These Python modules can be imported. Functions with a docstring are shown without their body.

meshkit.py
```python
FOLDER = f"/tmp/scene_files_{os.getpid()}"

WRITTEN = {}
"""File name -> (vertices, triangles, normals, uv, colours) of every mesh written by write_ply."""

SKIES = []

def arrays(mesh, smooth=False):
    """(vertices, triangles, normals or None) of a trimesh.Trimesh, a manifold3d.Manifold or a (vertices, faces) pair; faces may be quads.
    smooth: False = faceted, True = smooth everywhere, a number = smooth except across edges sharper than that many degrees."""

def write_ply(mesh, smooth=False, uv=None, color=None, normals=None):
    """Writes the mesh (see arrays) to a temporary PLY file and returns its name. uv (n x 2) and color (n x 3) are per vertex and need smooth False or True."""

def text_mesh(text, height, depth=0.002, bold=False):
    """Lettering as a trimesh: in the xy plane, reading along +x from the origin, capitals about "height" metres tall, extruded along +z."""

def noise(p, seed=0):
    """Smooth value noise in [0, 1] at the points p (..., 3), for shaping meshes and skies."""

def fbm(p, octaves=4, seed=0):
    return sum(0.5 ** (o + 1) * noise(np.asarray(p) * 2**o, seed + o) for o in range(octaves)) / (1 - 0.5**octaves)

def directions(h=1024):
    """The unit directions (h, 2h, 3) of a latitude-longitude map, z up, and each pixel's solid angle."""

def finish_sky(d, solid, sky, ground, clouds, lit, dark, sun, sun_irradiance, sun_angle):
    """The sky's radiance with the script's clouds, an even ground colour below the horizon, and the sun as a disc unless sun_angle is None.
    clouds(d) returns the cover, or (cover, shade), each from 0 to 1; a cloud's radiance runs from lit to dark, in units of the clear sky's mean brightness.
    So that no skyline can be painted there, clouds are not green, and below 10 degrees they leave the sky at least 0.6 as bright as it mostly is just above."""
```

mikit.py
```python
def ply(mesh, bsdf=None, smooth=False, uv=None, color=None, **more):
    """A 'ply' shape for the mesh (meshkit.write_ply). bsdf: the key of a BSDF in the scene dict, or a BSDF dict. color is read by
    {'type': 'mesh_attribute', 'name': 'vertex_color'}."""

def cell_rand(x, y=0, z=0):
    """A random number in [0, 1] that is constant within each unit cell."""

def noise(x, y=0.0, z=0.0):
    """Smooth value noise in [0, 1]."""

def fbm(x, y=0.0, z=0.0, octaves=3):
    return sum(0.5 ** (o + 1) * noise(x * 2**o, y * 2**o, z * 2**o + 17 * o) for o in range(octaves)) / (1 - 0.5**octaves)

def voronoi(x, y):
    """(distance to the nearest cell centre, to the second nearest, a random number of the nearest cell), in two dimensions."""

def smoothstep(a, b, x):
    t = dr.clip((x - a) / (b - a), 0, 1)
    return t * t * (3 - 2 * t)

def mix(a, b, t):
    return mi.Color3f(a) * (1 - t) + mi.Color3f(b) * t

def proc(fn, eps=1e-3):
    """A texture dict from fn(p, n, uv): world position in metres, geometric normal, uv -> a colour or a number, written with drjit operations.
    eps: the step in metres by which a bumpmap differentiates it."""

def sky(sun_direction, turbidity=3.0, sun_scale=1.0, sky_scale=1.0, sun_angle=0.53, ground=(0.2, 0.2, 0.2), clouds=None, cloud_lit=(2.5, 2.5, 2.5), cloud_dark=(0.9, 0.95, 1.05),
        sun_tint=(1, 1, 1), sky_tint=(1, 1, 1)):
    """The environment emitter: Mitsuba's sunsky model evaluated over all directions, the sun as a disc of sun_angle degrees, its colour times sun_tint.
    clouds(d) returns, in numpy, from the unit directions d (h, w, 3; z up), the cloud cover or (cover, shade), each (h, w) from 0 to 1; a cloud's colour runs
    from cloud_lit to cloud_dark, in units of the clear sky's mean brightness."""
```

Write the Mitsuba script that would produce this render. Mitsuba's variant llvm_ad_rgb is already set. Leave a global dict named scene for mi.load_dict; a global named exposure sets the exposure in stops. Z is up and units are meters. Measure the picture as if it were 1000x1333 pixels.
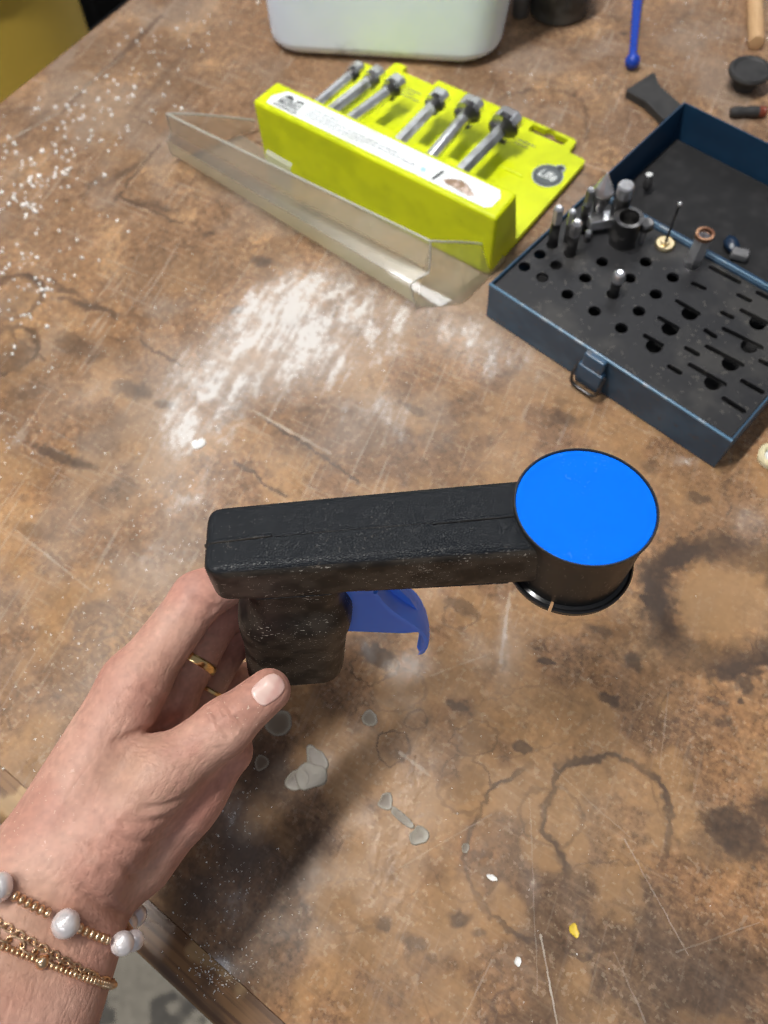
import math
import numpy as np, drjit as dr, trimesh, mitsuba as mi, mikit, meshkit, manifold3d as m3
from shapely.geometry import Polygon, LineString, Point, box as sbox
from shapely.ops import unary_union
from mikit import noise, fbm, voronoi, cell_rand, smoothstep, mix, proc
T = mi.ScalarTransform4f
rng = np.random.default_rng(7)

# ------------------------------------------------------------------ camera, light, exposure
CAM = [0.0, 0.0, 0.42]
exposure = 1.4
scene, labels = {}, {}
scene['camera'] = {
    'type': 'thinlens', 'fov': math.degrees(2 * math.atan(500 / 980)), 'fov_axis': 'x',
    'near_clip': 0.01, 'far_clip': 50.0, 'aperture_radius': 0.0015, 'focus_distance': 0.305,
    'to_world': T().look_at(origin=CAM, target=[0.0, 0.42578, 0.42 - 0.90483], up=[0.14712, 0.89498, 0.42115])}
scene['room_light'] = {'type': 'constant', 'radiance': {'type': 'rgb', 'value': [0.060, 0.063, 0.070]}}


def lamp(key, loc, target, w, h, rgb, up=(0.3, 1, 0.2)):
    scene[key] = {'type': 'rectangle',
                  'to_world': T().look_at(origin=loc, target=target, up=list(up)).scale([w / 2, h / 2, 1]),
                  'emitter': {'type': 'area', 'radiance': {'type': 'rgb', 'value': rgb}},
                  'bsdf': {'type': 'diffuse', 'reflectance': {'type': 'rgb', 'value': [.8, .8, .8]}}}
    labels[key] = {'kind': 'structure'}


lamp('ceiling_lamp', [-0.40, 0.36, 1.80], [-0.40, 0.36, 0], 0.10, 1.2, [39.0, 38.0, 36.2], [.79, .61, 0])
lamp('ceiling_lamp_001', [-0.25, -1.25, 1.95], [-0.25, -1.25, 0], 1.25, 0.34, [1.6, 1.7, 1.9])  # unseen fill lamp behind the viewpoint, added to light the near faces

lamp('ceiling_lamp_002', [0.75, 2.1, 2.1], [0.75, 2.1, 0], 1.2, 0.25, [4.6, 4.7, 4.9])  # unseen lamp added at the far right to brighten metal and the trigger


# ------------------------------------------------------------------ helpers
def rgb(r, g, b):
    return {'type': 'rgb', 'value': [r, g, b]}


def plain(key, col, rough=0.5, metallic=0.0, spec=0.5, clearcoat=0.0, bump=None, bump_scale=1.0, eps=4e-4, rough_tex=None, sheen=0.0):
    b = {'type': 'principled', 'base_color': col if isinstance(col, dict) else rgb(*col),
         'roughness': rough_tex if rough_tex else rough, 'metallic': metallic, 'specular': spec}
    if clearcoat:
        b['clearcoat'] = clearcoat
        b['clearcoat_gloss'] = 0.9
    if sheen:
        b['sheen'] = sheen
    if bump is not None:
        b = {'type': 'bumpmap', 'arbitrary': proc(bump, eps), 'scale': bump_scale, 'bsdf': b}
    scene[key] = {'type': 'twosided', 'bsdf': b}
    return key


def add(key, mesh, bsdf, smooth=30, label=None, category=None, group=None, kind=None, **kw):
    while key in scene:
        base, num = (key[:-4], int(key[-3:]) + 1) if key[-3:].isdigit() and key[-4] == '_' else (key, 1)
        key = f'{base}_{num:03d}'
    scene[key] = mikit.ply(mesh, bsdf, smooth, **kw)
    d = {k: v for k, v in (('label', label), ('category', category), ('group', group), ('kind', kind)) if v}
    if d:
        labels[key] = d
    return key


def thing(key, label, category, group=None):
    labels[key] = {'label': label, 'category': category, **({'group': group} if group else {})}
    return key


def mf(mesh):
    m = mesh.to_mesh()
    return trimesh.Trimesh(m.vert_properties[:, :3], m.tri_verts, process=False)


def rbox(lo, hi, r, seg=16):
    lo, hi = np.array(lo, float), np.array(hi, float)
    s = m3.Manifold.sphere(r, seg)
    return m3.Manifold.batch_hull([s.translate([x, y, z]) for x in (lo[0] + r, hi[0] - r) for y in (lo[1] + r, hi[1] - r) for z in (lo[2] + r, hi[2] - r)])


def lathe(profile, n=40):
    """profile: (r, z) from bottom to top, about z; closed by r = 0 ends."""
    return trimesh.creation.revolve(np.array(profile, float), sections=n)


def place(mesh, x=(1, 0, 0), y=None, z=None, o=(0, 0, 0)):
    """maps local axes to the world: columns x, y, z"""
    m = mesh.copy()
    R = np.column_stack([x, y, z])
    m.vertices = m.vertices @ R.T + np.array(o)
    if np.linalg.det(R) < 0:
        m.invert()
    return m


def frame_along(d, up=(0, 0, 1)):
    """columns x, y, z with z along d"""
    z = np.array(d, float)
    z /= np.linalg.norm(z)
    x = np.cross(up, z)
    if np.linalg.norm(x) < 1e-6:
        x = np.cross([0, 1, 0], z)
    x /= np.linalg.norm(x)
    return x, np.cross(z, x), z


def tube(points, radii, sides=12):
    p = np.asarray(points, float)
    t = np.gradient(p, axis=0)
    t /= np.linalg.norm(t, axis=1, keepdims=True) + 1e-12
    ref = np.array([0.31, 0.2, 0.93])
    a = np.cross(t, ref)
    a /= np.linalg.norm(a, axis=1, keepdims=True)
    b = np.cross(t, a)
    ang = np.arange(sides) * 2 * np.pi / sides
    r = np.broadcast_to(radii, (len(p),))[:, None, None]
    v = p[:, None] + r * (np.cos(ang)[None, :, None] * a[:, None] + np.sin(ang)[None, :, None] * b[:, None])
    i, j = np.meshgrid(np.arange(len(p) - 1), np.arange(sides), indexing='ij')
    q = np.stack([i * sides + j, i * sides + (j + 1) % sides, (i + 1) * sides + (j + 1) % sides, (i + 1) * sides + j], -1).reshape(-1, 4)
    f = np.vstack([q[:, [0, 1, 2]], q[:, [0, 2, 3]]])
    n = len(p) * sides
    v = np.vstack([v.reshape(-1, 3), p[:1], p[-1:]])
    k = np.arange(sides)
    f = np.vstack([f, np.stack([k * 0 + n, (k + 1) % sides, k], 1), np.stack([k * 0 + n + 1, n - sides + k, n - sides + (k + 1) % sides], 1)])
    m = trimesh.Trimesh(v, f, process=False)
    if m.volume < 0:
        m.invert()
    return m


def extrude(poly, h, z=0.0):
    m = trimesh.util.concatenate([trimesh.creation.extrude_polygon(g, h, engine='earcut') for g in getattr(poly, 'geoms', [poly])])
    m.apply_translation([0, 0, z])
    return m


def cat(ms):
    return trimesh.util.concatenate(ms)


# ---- signed distance solids -> smooth closed meshes (naive surface nets)
def smin(a, b, k):
    h = np.clip(0.5 + 0.5 * (b - a) / k, 0, 1)
    return b * (1 - h) + a * h - k * h * (1 - h)


def cone(p, a, b, ra, rb):
    a, b = np.asarray(a, float), np.asarray(b, float)
    ba = b - a
    t = np.clip(((p - a) @ ba) / (ba @ ba), 0, 1)
    return np.linalg.norm(p - a - t[..., None] * ba, axis=-1) - (ra + (rb - ra) * t)


def rbox_sd(p, c, half, r):
    q = np.abs(p - np.asarray(c)) - (np.asarray(half) - r)
    return np.linalg.norm(np.maximum(q, 0), axis=-1) + np.minimum(q.max(-1), 0) - r


def surface(fn, lo, hi, h, steps=3):
    lo, hi = np.array(lo, float), np.array(hi, float)
    n = np.ceil((hi - lo) / h).astype(int) + 1
    ax = [lo[i] + h * np.arange(n[i]) for i in range(3)]
    f = np.empty(n, np.float32)
    for i0 in range(0, n[0], 24):
        X, Y, Z = np.meshgrid(ax[0][i0:i0 + 24], ax[1], ax[2], indexing='ij')
        f[i0:i0 + 24] = fn(np.stack([X, Y, Z], -1))
    inside = f < 0
    c = n - 1
    count, pos = np.zeros(c, np.float32), np.zeros((*c, 3), np.float32)
    idx = np.stack(np.meshgrid(*[np.arange(k) for k in c], indexing='ij'), -1).astype(np.float32)
    corner = [(a, b, d) for a in (0, 1) for b in (0, 1) for d in (0, 1)]
    sl = lambda o: tuple(slice(o[k], o[k] + c[k]) for k in range(3))
    for o in corner:
        for k in range(3):
            if o[k] == 0:
                o2 = list(o); o2[k] = 1
                a, b = f[sl(o)], f[sl(o2)]
                m = (a < 0) != (b < 0)
                t = np.where(m, a / np.where(m, a - b, 1), 0)
                count += m
                for j in range(3):
                    pos[..., j] += np.where(m, o[j] + (t if j == k else 0), 0)
    act = count > 0
    ids = -np.ones(c, np.int64)
    ids[act] = np.arange(act.sum())
    v = ((idx[act] + pos[act] / count[act][:, None]) * h + lo).astype(float)
    faces = []
    for k in range(3):
        i, j = (k + 1) % 3, (k + 2) % 3
        a = [slice(None)] * 3; b = [slice(None)] * 3
        a[k], b[k] = slice(0, -1), slice(1, None)
        m = inside[tuple(a)] != inside[tuple(b)]
        w = np.argwhere(m)
        ok = (w[:, i] > 0) & (w[:, j] > 0) & (w[:, i] < c[i]) & (w[:, j] < c[j])
        w = w[ok]
        ins = inside[tuple(w.T)]
        def cell(di, dj):
            q = w.copy(); q[:, i] -= di; q[:, j] -= dj
            return ids[tuple(q.T)]
        q = np.stack([cell(1, 1), cell(0, 1), cell(0, 0), cell(1, 0)], 1)
        q[~ins] = q[~ins][:, ::-1]
        faces += [q[:, [0, 1, 2]], q[:, [0, 2, 3]]]
    fc = np.vstack(faces)
    for _ in range(steps):
        d = fn(v)
        g = grad(fn, v)
        v = v - np.clip(d, -h, h)[:, None] * g / np.maximum((g * g).sum(1, keepdims=True), 1e-2)
    m = trimesh.Trimesh(v, fc, process=False)
    if m.volume < 0:
        m.invert()
    return m


def grad(fn, v, e=2e-4):
    return np.stack([(fn(v + e * d) - fn(v - e * d)) / (2 * e) for d in np.eye(3)], 1)


# ------------------------------------------------------------------ the bench top's wear: where the marks lie (metres)
def rot2(x, y, c, s):
    return x * c + y * s, y * c - x * s


SPOT = [  # x, y, rx, ry, angle, strength, softness: dark stains and chipped places; some also deepen the hand shadow
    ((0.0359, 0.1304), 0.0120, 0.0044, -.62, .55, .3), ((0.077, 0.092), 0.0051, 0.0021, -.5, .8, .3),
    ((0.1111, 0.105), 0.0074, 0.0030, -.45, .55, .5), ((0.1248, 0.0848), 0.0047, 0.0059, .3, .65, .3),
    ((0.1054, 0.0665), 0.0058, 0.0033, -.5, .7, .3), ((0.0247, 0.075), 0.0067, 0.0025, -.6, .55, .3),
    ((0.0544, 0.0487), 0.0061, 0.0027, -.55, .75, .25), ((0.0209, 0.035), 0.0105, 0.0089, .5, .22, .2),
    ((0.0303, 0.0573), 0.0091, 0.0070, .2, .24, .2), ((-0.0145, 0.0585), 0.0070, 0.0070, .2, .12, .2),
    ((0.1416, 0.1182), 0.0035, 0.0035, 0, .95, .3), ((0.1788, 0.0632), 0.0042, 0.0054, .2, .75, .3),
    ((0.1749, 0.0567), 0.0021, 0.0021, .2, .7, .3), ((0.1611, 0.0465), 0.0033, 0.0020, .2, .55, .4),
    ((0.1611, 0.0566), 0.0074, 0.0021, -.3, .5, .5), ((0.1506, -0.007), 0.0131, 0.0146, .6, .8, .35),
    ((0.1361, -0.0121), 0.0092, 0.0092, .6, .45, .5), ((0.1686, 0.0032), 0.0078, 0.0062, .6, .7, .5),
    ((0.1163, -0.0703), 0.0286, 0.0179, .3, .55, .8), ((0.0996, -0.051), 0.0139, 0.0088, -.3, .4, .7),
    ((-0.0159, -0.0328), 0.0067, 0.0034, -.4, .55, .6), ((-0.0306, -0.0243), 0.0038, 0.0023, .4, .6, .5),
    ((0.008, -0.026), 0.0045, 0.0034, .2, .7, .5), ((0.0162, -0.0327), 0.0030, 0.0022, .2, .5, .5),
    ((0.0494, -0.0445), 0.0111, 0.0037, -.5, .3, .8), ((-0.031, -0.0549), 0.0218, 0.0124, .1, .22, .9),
    ((-0.0649, 0.0097), 0.0196, 0.0110, .8, .65, .8), ((-0.1002, 0.0181), 0.0158, 0.0174, .8, .75, .9),  # this row and the next: stains strengthened to paint in the hand shadow
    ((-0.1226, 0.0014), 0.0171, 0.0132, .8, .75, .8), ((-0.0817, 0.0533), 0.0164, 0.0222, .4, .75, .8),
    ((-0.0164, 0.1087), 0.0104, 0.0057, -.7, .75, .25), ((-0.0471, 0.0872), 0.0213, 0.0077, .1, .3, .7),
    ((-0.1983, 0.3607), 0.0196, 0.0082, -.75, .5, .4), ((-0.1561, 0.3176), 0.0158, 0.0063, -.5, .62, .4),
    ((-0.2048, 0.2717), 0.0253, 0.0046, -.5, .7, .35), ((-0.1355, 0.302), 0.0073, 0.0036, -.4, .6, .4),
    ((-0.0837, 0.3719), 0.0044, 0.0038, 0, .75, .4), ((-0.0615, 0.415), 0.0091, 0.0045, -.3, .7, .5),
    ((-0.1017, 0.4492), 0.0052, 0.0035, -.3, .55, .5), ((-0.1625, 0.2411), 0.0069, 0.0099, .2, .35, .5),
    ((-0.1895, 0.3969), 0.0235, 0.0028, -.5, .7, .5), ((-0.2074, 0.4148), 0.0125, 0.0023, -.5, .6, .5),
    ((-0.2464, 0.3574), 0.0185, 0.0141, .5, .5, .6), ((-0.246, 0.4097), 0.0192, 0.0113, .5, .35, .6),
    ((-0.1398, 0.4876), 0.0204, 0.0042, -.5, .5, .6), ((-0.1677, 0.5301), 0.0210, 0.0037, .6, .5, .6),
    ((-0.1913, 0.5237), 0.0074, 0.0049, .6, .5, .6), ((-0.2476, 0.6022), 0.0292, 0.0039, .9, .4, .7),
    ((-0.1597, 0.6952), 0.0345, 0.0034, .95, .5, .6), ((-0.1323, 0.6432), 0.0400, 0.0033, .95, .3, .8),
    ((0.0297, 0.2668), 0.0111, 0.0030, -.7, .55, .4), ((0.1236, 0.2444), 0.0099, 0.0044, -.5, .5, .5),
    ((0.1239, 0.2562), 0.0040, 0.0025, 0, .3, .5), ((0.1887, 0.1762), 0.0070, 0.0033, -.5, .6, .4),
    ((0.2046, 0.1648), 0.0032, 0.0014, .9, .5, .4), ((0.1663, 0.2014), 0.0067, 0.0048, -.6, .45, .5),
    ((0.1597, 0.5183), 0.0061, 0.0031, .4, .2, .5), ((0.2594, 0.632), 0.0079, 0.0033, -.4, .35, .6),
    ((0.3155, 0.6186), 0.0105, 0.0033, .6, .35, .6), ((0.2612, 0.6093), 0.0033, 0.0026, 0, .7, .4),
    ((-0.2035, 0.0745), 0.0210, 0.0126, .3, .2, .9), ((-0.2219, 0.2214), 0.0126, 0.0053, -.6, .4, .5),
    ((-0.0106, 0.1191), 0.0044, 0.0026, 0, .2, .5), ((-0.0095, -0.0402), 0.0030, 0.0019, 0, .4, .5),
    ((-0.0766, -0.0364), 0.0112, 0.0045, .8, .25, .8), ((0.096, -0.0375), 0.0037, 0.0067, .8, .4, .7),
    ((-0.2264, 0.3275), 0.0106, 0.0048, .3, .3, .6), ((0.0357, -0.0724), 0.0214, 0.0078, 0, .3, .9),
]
RING = [  # x, y, rx, ry, width (share of the radius), strength, start and end of the arc in turns
    ((0.0885, 0.0098), 0.0314, 0.0314, .06, .66, -.12, .62), ((0.062, 0.0135), 0.0157, 0.0150, .06, .28, 0, 1),
    ((0.0645, -0.0042), 0.0509, 0.0425, .03, .5, .3, .75), ((0.1823, 0.1109), 0.0384, 0.0349, .24, .78, -1, 2),
    ((0.0209, 0.035), 0.0133, 0.0145, .06, .35, 0, 1), ((0.0303, 0.0573), 0.0116, 0.0091, .07, .4, 0, 1),
    ((0.0007, 0.071), 0.0063, 0.0046, .1, .55, 0, 1), ((-0.0141, 0.0585), 0.0091, 0.0099, .07, .5, 0, 1),
    ((0.0342, 0.126), 0.0106, 0.0089, .07, .4, 0, 1), ((-0.0184, 0.1033), 0.0130, 0.0087, .08, .5, 0, 1),
    ((0.1668, 0.5167), 0.0404, 0.0404, .04, .42, -.1, .5), ((0.0571, 0.0616), 0.0373, 0.0166, .03, .2, 0, 1),
    ((0.1481, 0.0444), 0.0204, 0.0285, .03, .25, -.2, .5), ((0.135, 0.0153), 0.0181, 0.0355, .03, .25, .2, .7),
    ((0.1049, 0.1015), 0.0259, 0.0112, .04, .22, 0, 1), ((0.0783, -0.0335), 0.0336, 0.0224, .03, .22, 0, .6),
    ((-0.2466, 0.4171), 0.0205, 0.0193, .12, .6, -.3, .4), ((-0.2494, 0.3674), 0.0219, 0.0197, .12, .55, -.3, .4),
    ((-0.0062, 0.0876), 0.0145, 0.0111, .06, .25, 0, 1), ((-0.0458, -0.0139), 0.0176, 0.0115, .05, .15, 0, 1),
    ((0.2242, 0.1745), 0.0185, 0.0158, .06, .25, 0, 1), ((0.0169, 0.0022), 0.0179, 0.0218, .03, .2, .4, .9),
]
PALE = [((0.1832, 0.1099), 0.0253, 0.0226, .2, .75, .35), ((0.0839, 0.0105), 0.0235, 0.0251, .2, .22, .5), ((0.0042, 0.0451), 0.0285, 0.0367, .5, .25, .9),
        ((0.1781, 0.1769), 0.0325, 0.0232, .2, .3, .8), ((0.0435, 0.1732), 0.0602, 0.0278, .2, .2, .9), ((0.143, 0.0825), 0.0254, 0.0169, .3, .25, .8)]
DUST = [  # pale powder: x, y, rx, ry, angle, strength
    ((-0.087, 0.3284), 0.0530, 0.0329, .75, 1.0), ((-0.0493, 0.3654), 0.0437, 0.0328, .75, .92),
    ((-0.1152, 0.277), 0.0254, 0.0315, .5, .6), ((-0.1213, 0.232), 0.0244, 0.0342, .3, .42),
    ((-0.0205, 0.3228), 0.0581, 0.0370, .1, .66), ((0.0106, 0.3576), 0.0489, 0.0239, -.4, .55),
    ((0.0787, 0.3112), 0.0628, 0.0261, -.6, .58), ((0.0094, 0.2673), 0.0454, 0.0272, -.1, .35),
    ((-0.0333, 0.2482), 0.0644, 0.0169, 0, .3), ((-0.1366, 0.1868), 0.0281, 0.0216, .3, .36),
    ((-0.1806, 0.3194), 0.0474, 0.0211, .3, .3), ((-0.0646, 0.4789), 0.0358, 0.0119, -.4, .3),
    ((-0.113, -0.0344), 0.0112, 0.0067, .2, .75), ((-0.1014, -0.0066), 0.0169, 0.0231, .8, .3),
    ((-0.1033, 0.037), 0.0121, 0.0323, .5, .35), ((-0.1881, 0.1144), 0.0262, 0.0175, .3, .25),
    ((-0.0204, 0.1115), 0.0039, 0.0079, .1, .6),
    ((0.0575, 0.1087), 0.0035, 0.0218, -.15, .5), ((0.0445, -0.0155), 0.0046, 0.0099, .1, .25),
    ((0.2131, 0.1557), 0.0118, 0.0118, .1, .4), ((0.0575, 0.2242), 0.0582, 0.0243, .1, .16),
    ((0.1881, 0.2021), 0.0076, 0.0029, -.4, .5),
]
LINE = [  # scratches and gouges: x0, y0, x1, y1, half width, -dark or +light
    ((-0.0689, 0.278), (-0.0138, 0.2224), .0011, -.75), ((-0.0908, 0.2494), (-0.0597, 0.2185), .0012, -.7), ((-0.1542, 0.3574), (-0.1239, 0.3312), .0011, -.6),
    ((-0.2244, 0.4315), (-0.1683, 0.3801), .0009, -.6), ((-0.0762, 0.2853), (-0.0286, 0.2446), .0010, .5), ((0.0448, -0.0384), (0.0443, -0.0744), .00045, .75),
    ((0.0955, -0.0024), (0.1117, -0.0551), .00035, .4), ((0.0656, 0.1352), (0.0522, 0.0953), .0010, .45), ((-0.2723, 0.5839), (-0.2188, 0.6183), .0017, -.5),
    ((-0.2675, 0.5885), (-0.2233, 0.6154), .0010, .6), ((-0.2189, 0.6203), (-0.135, 0.7286), .0016, -.6), ((-0.216, 0.6296), (-0.1699, 0.6792), .0008, .5),
    ((-0.1734, 0.5029), (-0.1388, 0.5554), .0016, -.6), ((-0.1735, 0.508), (-0.1214, 0.4659), .0016, -.65), ((-0.1589, 0.5973), (-0.1223, 0.5564), .0008, -.4),
    ((-0.2428, 0.5309), (-0.1935, 0.5534), .0006, .3), ((-0.0146, 0.4365), (0.041, 0.2739), .0004, .22), ((0.0529, 0.0229), (0.0384, -0.0605), .0003, .22),
    ((-0.2318, 0.223), (-0.1812, 0.1738), .0006, .4), ((0.1063, -0.0534), (0.1494, -0.0461), .0004, .25), ((-0.0108, 0.0552), (0.0036, 0.0413), .0008, .45),
    ((0.0778, -0.0498), (0.0844, -0.0785), .0004, .2), ((0.012, 0.0935), (0.0481, 0.1012), .0004, .25), ((0.1381, 0.0662), (0.1228, 0.0284), .0004, .22),
    ((0.049, 0.2037), (0.0857, 0.2422), .0005, .2), ((0.068, 0.0361), (0.0984, -0.0017), .0003, .2), ((-0.2561, 0.3936), (-0.2198, 0.3525), .0012, -.5),
    ((-0.1547, 0.4409), (-0.1711, 0.3778), .0005, .18), ((0.0194, -0.0455), (0.0003, -0.0689), .0004, .2), ((-0.0188, -0.0001), (0.0319, 0.0184), .0004, .22),
]


def flat2(rows):
    out = []
    for r in rows:
        q = []
        for x in r:
            q += list(x) if isinstance(x, tuple) else [x]
        out.append(q)
    return out


SPOT, RING, DUST, LINE, PALE = map(flat2, (SPOT, RING, DUST, LINE, PALE))


def marks(p):
    x, y = p.x, p.y
    wx = x + 0.007 * (fbm(x * 70, y * 70, 1.5) - .5) + .0022 * (noise(x * 420, y * 420, 3) - .5)
    wy = y + 0.007 * (fbm(x * 70, y * 70, 8.5) - .5) + .0022 * (noise(x * 420, y * 420, 6) - .5)
    grain = fbm(x * 260, y * 260, 2.0, 3)
    dark, light, warm = mi.Float(0), mi.Float(0), mi.Float(0)
    for cx, cy, rx, ry, a, s, soft in PALE:
        u, v = rot2(wx - cx, wy - cy, math.cos(a), math.sin(a))
        d = dr.sqrt(dr.square(u / rx) + dr.square(v / ry)) + (grain - .5) * .4
        warm = dr.maximum(warm, s * smoothstep(1 + soft, 1 - soft, d))
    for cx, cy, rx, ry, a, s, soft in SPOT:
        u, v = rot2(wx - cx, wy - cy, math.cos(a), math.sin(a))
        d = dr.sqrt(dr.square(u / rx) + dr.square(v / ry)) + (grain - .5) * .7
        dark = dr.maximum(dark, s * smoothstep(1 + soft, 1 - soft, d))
    for cx, cy, rx, ry, w, s, a0, a1 in RING:
        u, v = (wx - cx) / rx, (wy - cy) / ry
        d = dr.abs(dr.sqrt(u * u + v * v) - 1 + .16 * (noise(x * 45, y * 45, 14.0) - .5) + .06 * (noise(x * 160, y * 160, 24.0) - .5)) + (grain - .5) * w * 1.2
        m = smoothstep(w * 1.6, w * .35, d)
        if a1 - a0 < .99:
            t = dr.atan2(v, u) / (2 * math.pi)
            mid, half = (a0 + a1) / 2, (a1 - a0) / 2
            o = t - mid
            o = dr.abs(o - dr.round(o))
            m *= smoothstep(half + .06, half - .02, o)
        dark = dr.maximum(dark, s * m * (.55 + .9 * noise(x * 60, y * 60, 4)))
    dirt = mi.Float(0)
    for cx, cy, rx, ry, a, s in DUST:
        u, v = rot2(wx - cx, wy - cy, math.cos(a), math.sin(a))
        d = dr.square(u / rx) + dr.square(v / ry)
        dirt = 1 - (1 - dirt) * (1 - dr.clip(s * .95, 0, .95) * dr.exp(-d * 1.15))
    c, s = math.cos(1.02), math.sin(1.02)
    u, v = rot2(x, y, c, s)
    wipe = fbm(u * 38 + 2 * noise(x * 40, y * 40, 2), v * 170, 5.0, 4)
    cloud = fbm(x * 55, y * 55, 9.0, 5)
    fine = fbm(x * 330, y * 330, 4.0, 2)
    body = dirt * (.25 + 1.05 * smoothstep(.20, .84, .5 * wipe + .5 * cloud)) * (.55 + .9 * fine)
    powder = dr.clip(.38 * dirt + 1.25 * smoothstep(.15, 1.08, body) * (.6 + .6 * smoothstep(.3, .7, wipe)) * (.62 + .76 * fbm(x * 800, y * 800, 3.0, 2)), 0, 1)
    for x0, y0, x1, y1, w, s in LINE:
        dx, dy = x1 - x0, y1 - y0
        lx, ly = (wx, wy) if s < 0 else (.15 * wx + .85 * x, .15 * wy + .85 * y)
        t = dr.clip(((lx - x0) * dx + (ly - y0) * dy) / (dx * dx + dy * dy), 0, 1)
        d = dr.sqrt(dr.square(lx - x0 - t * dx) + dr.square(ly - y0 - t * dy))
        m = smoothstep(w * 1.5, w * .4, d + (grain - .5) * w * 1.6)
        if s < 0:
            dark = dr.maximum(dark, -s * m)
        else:
            light = dr.maximum(light, s * m * (.4 + .8 * noise(x * 180, y * 180, 2)))
    return dark, light, powder, grain, warm


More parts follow.
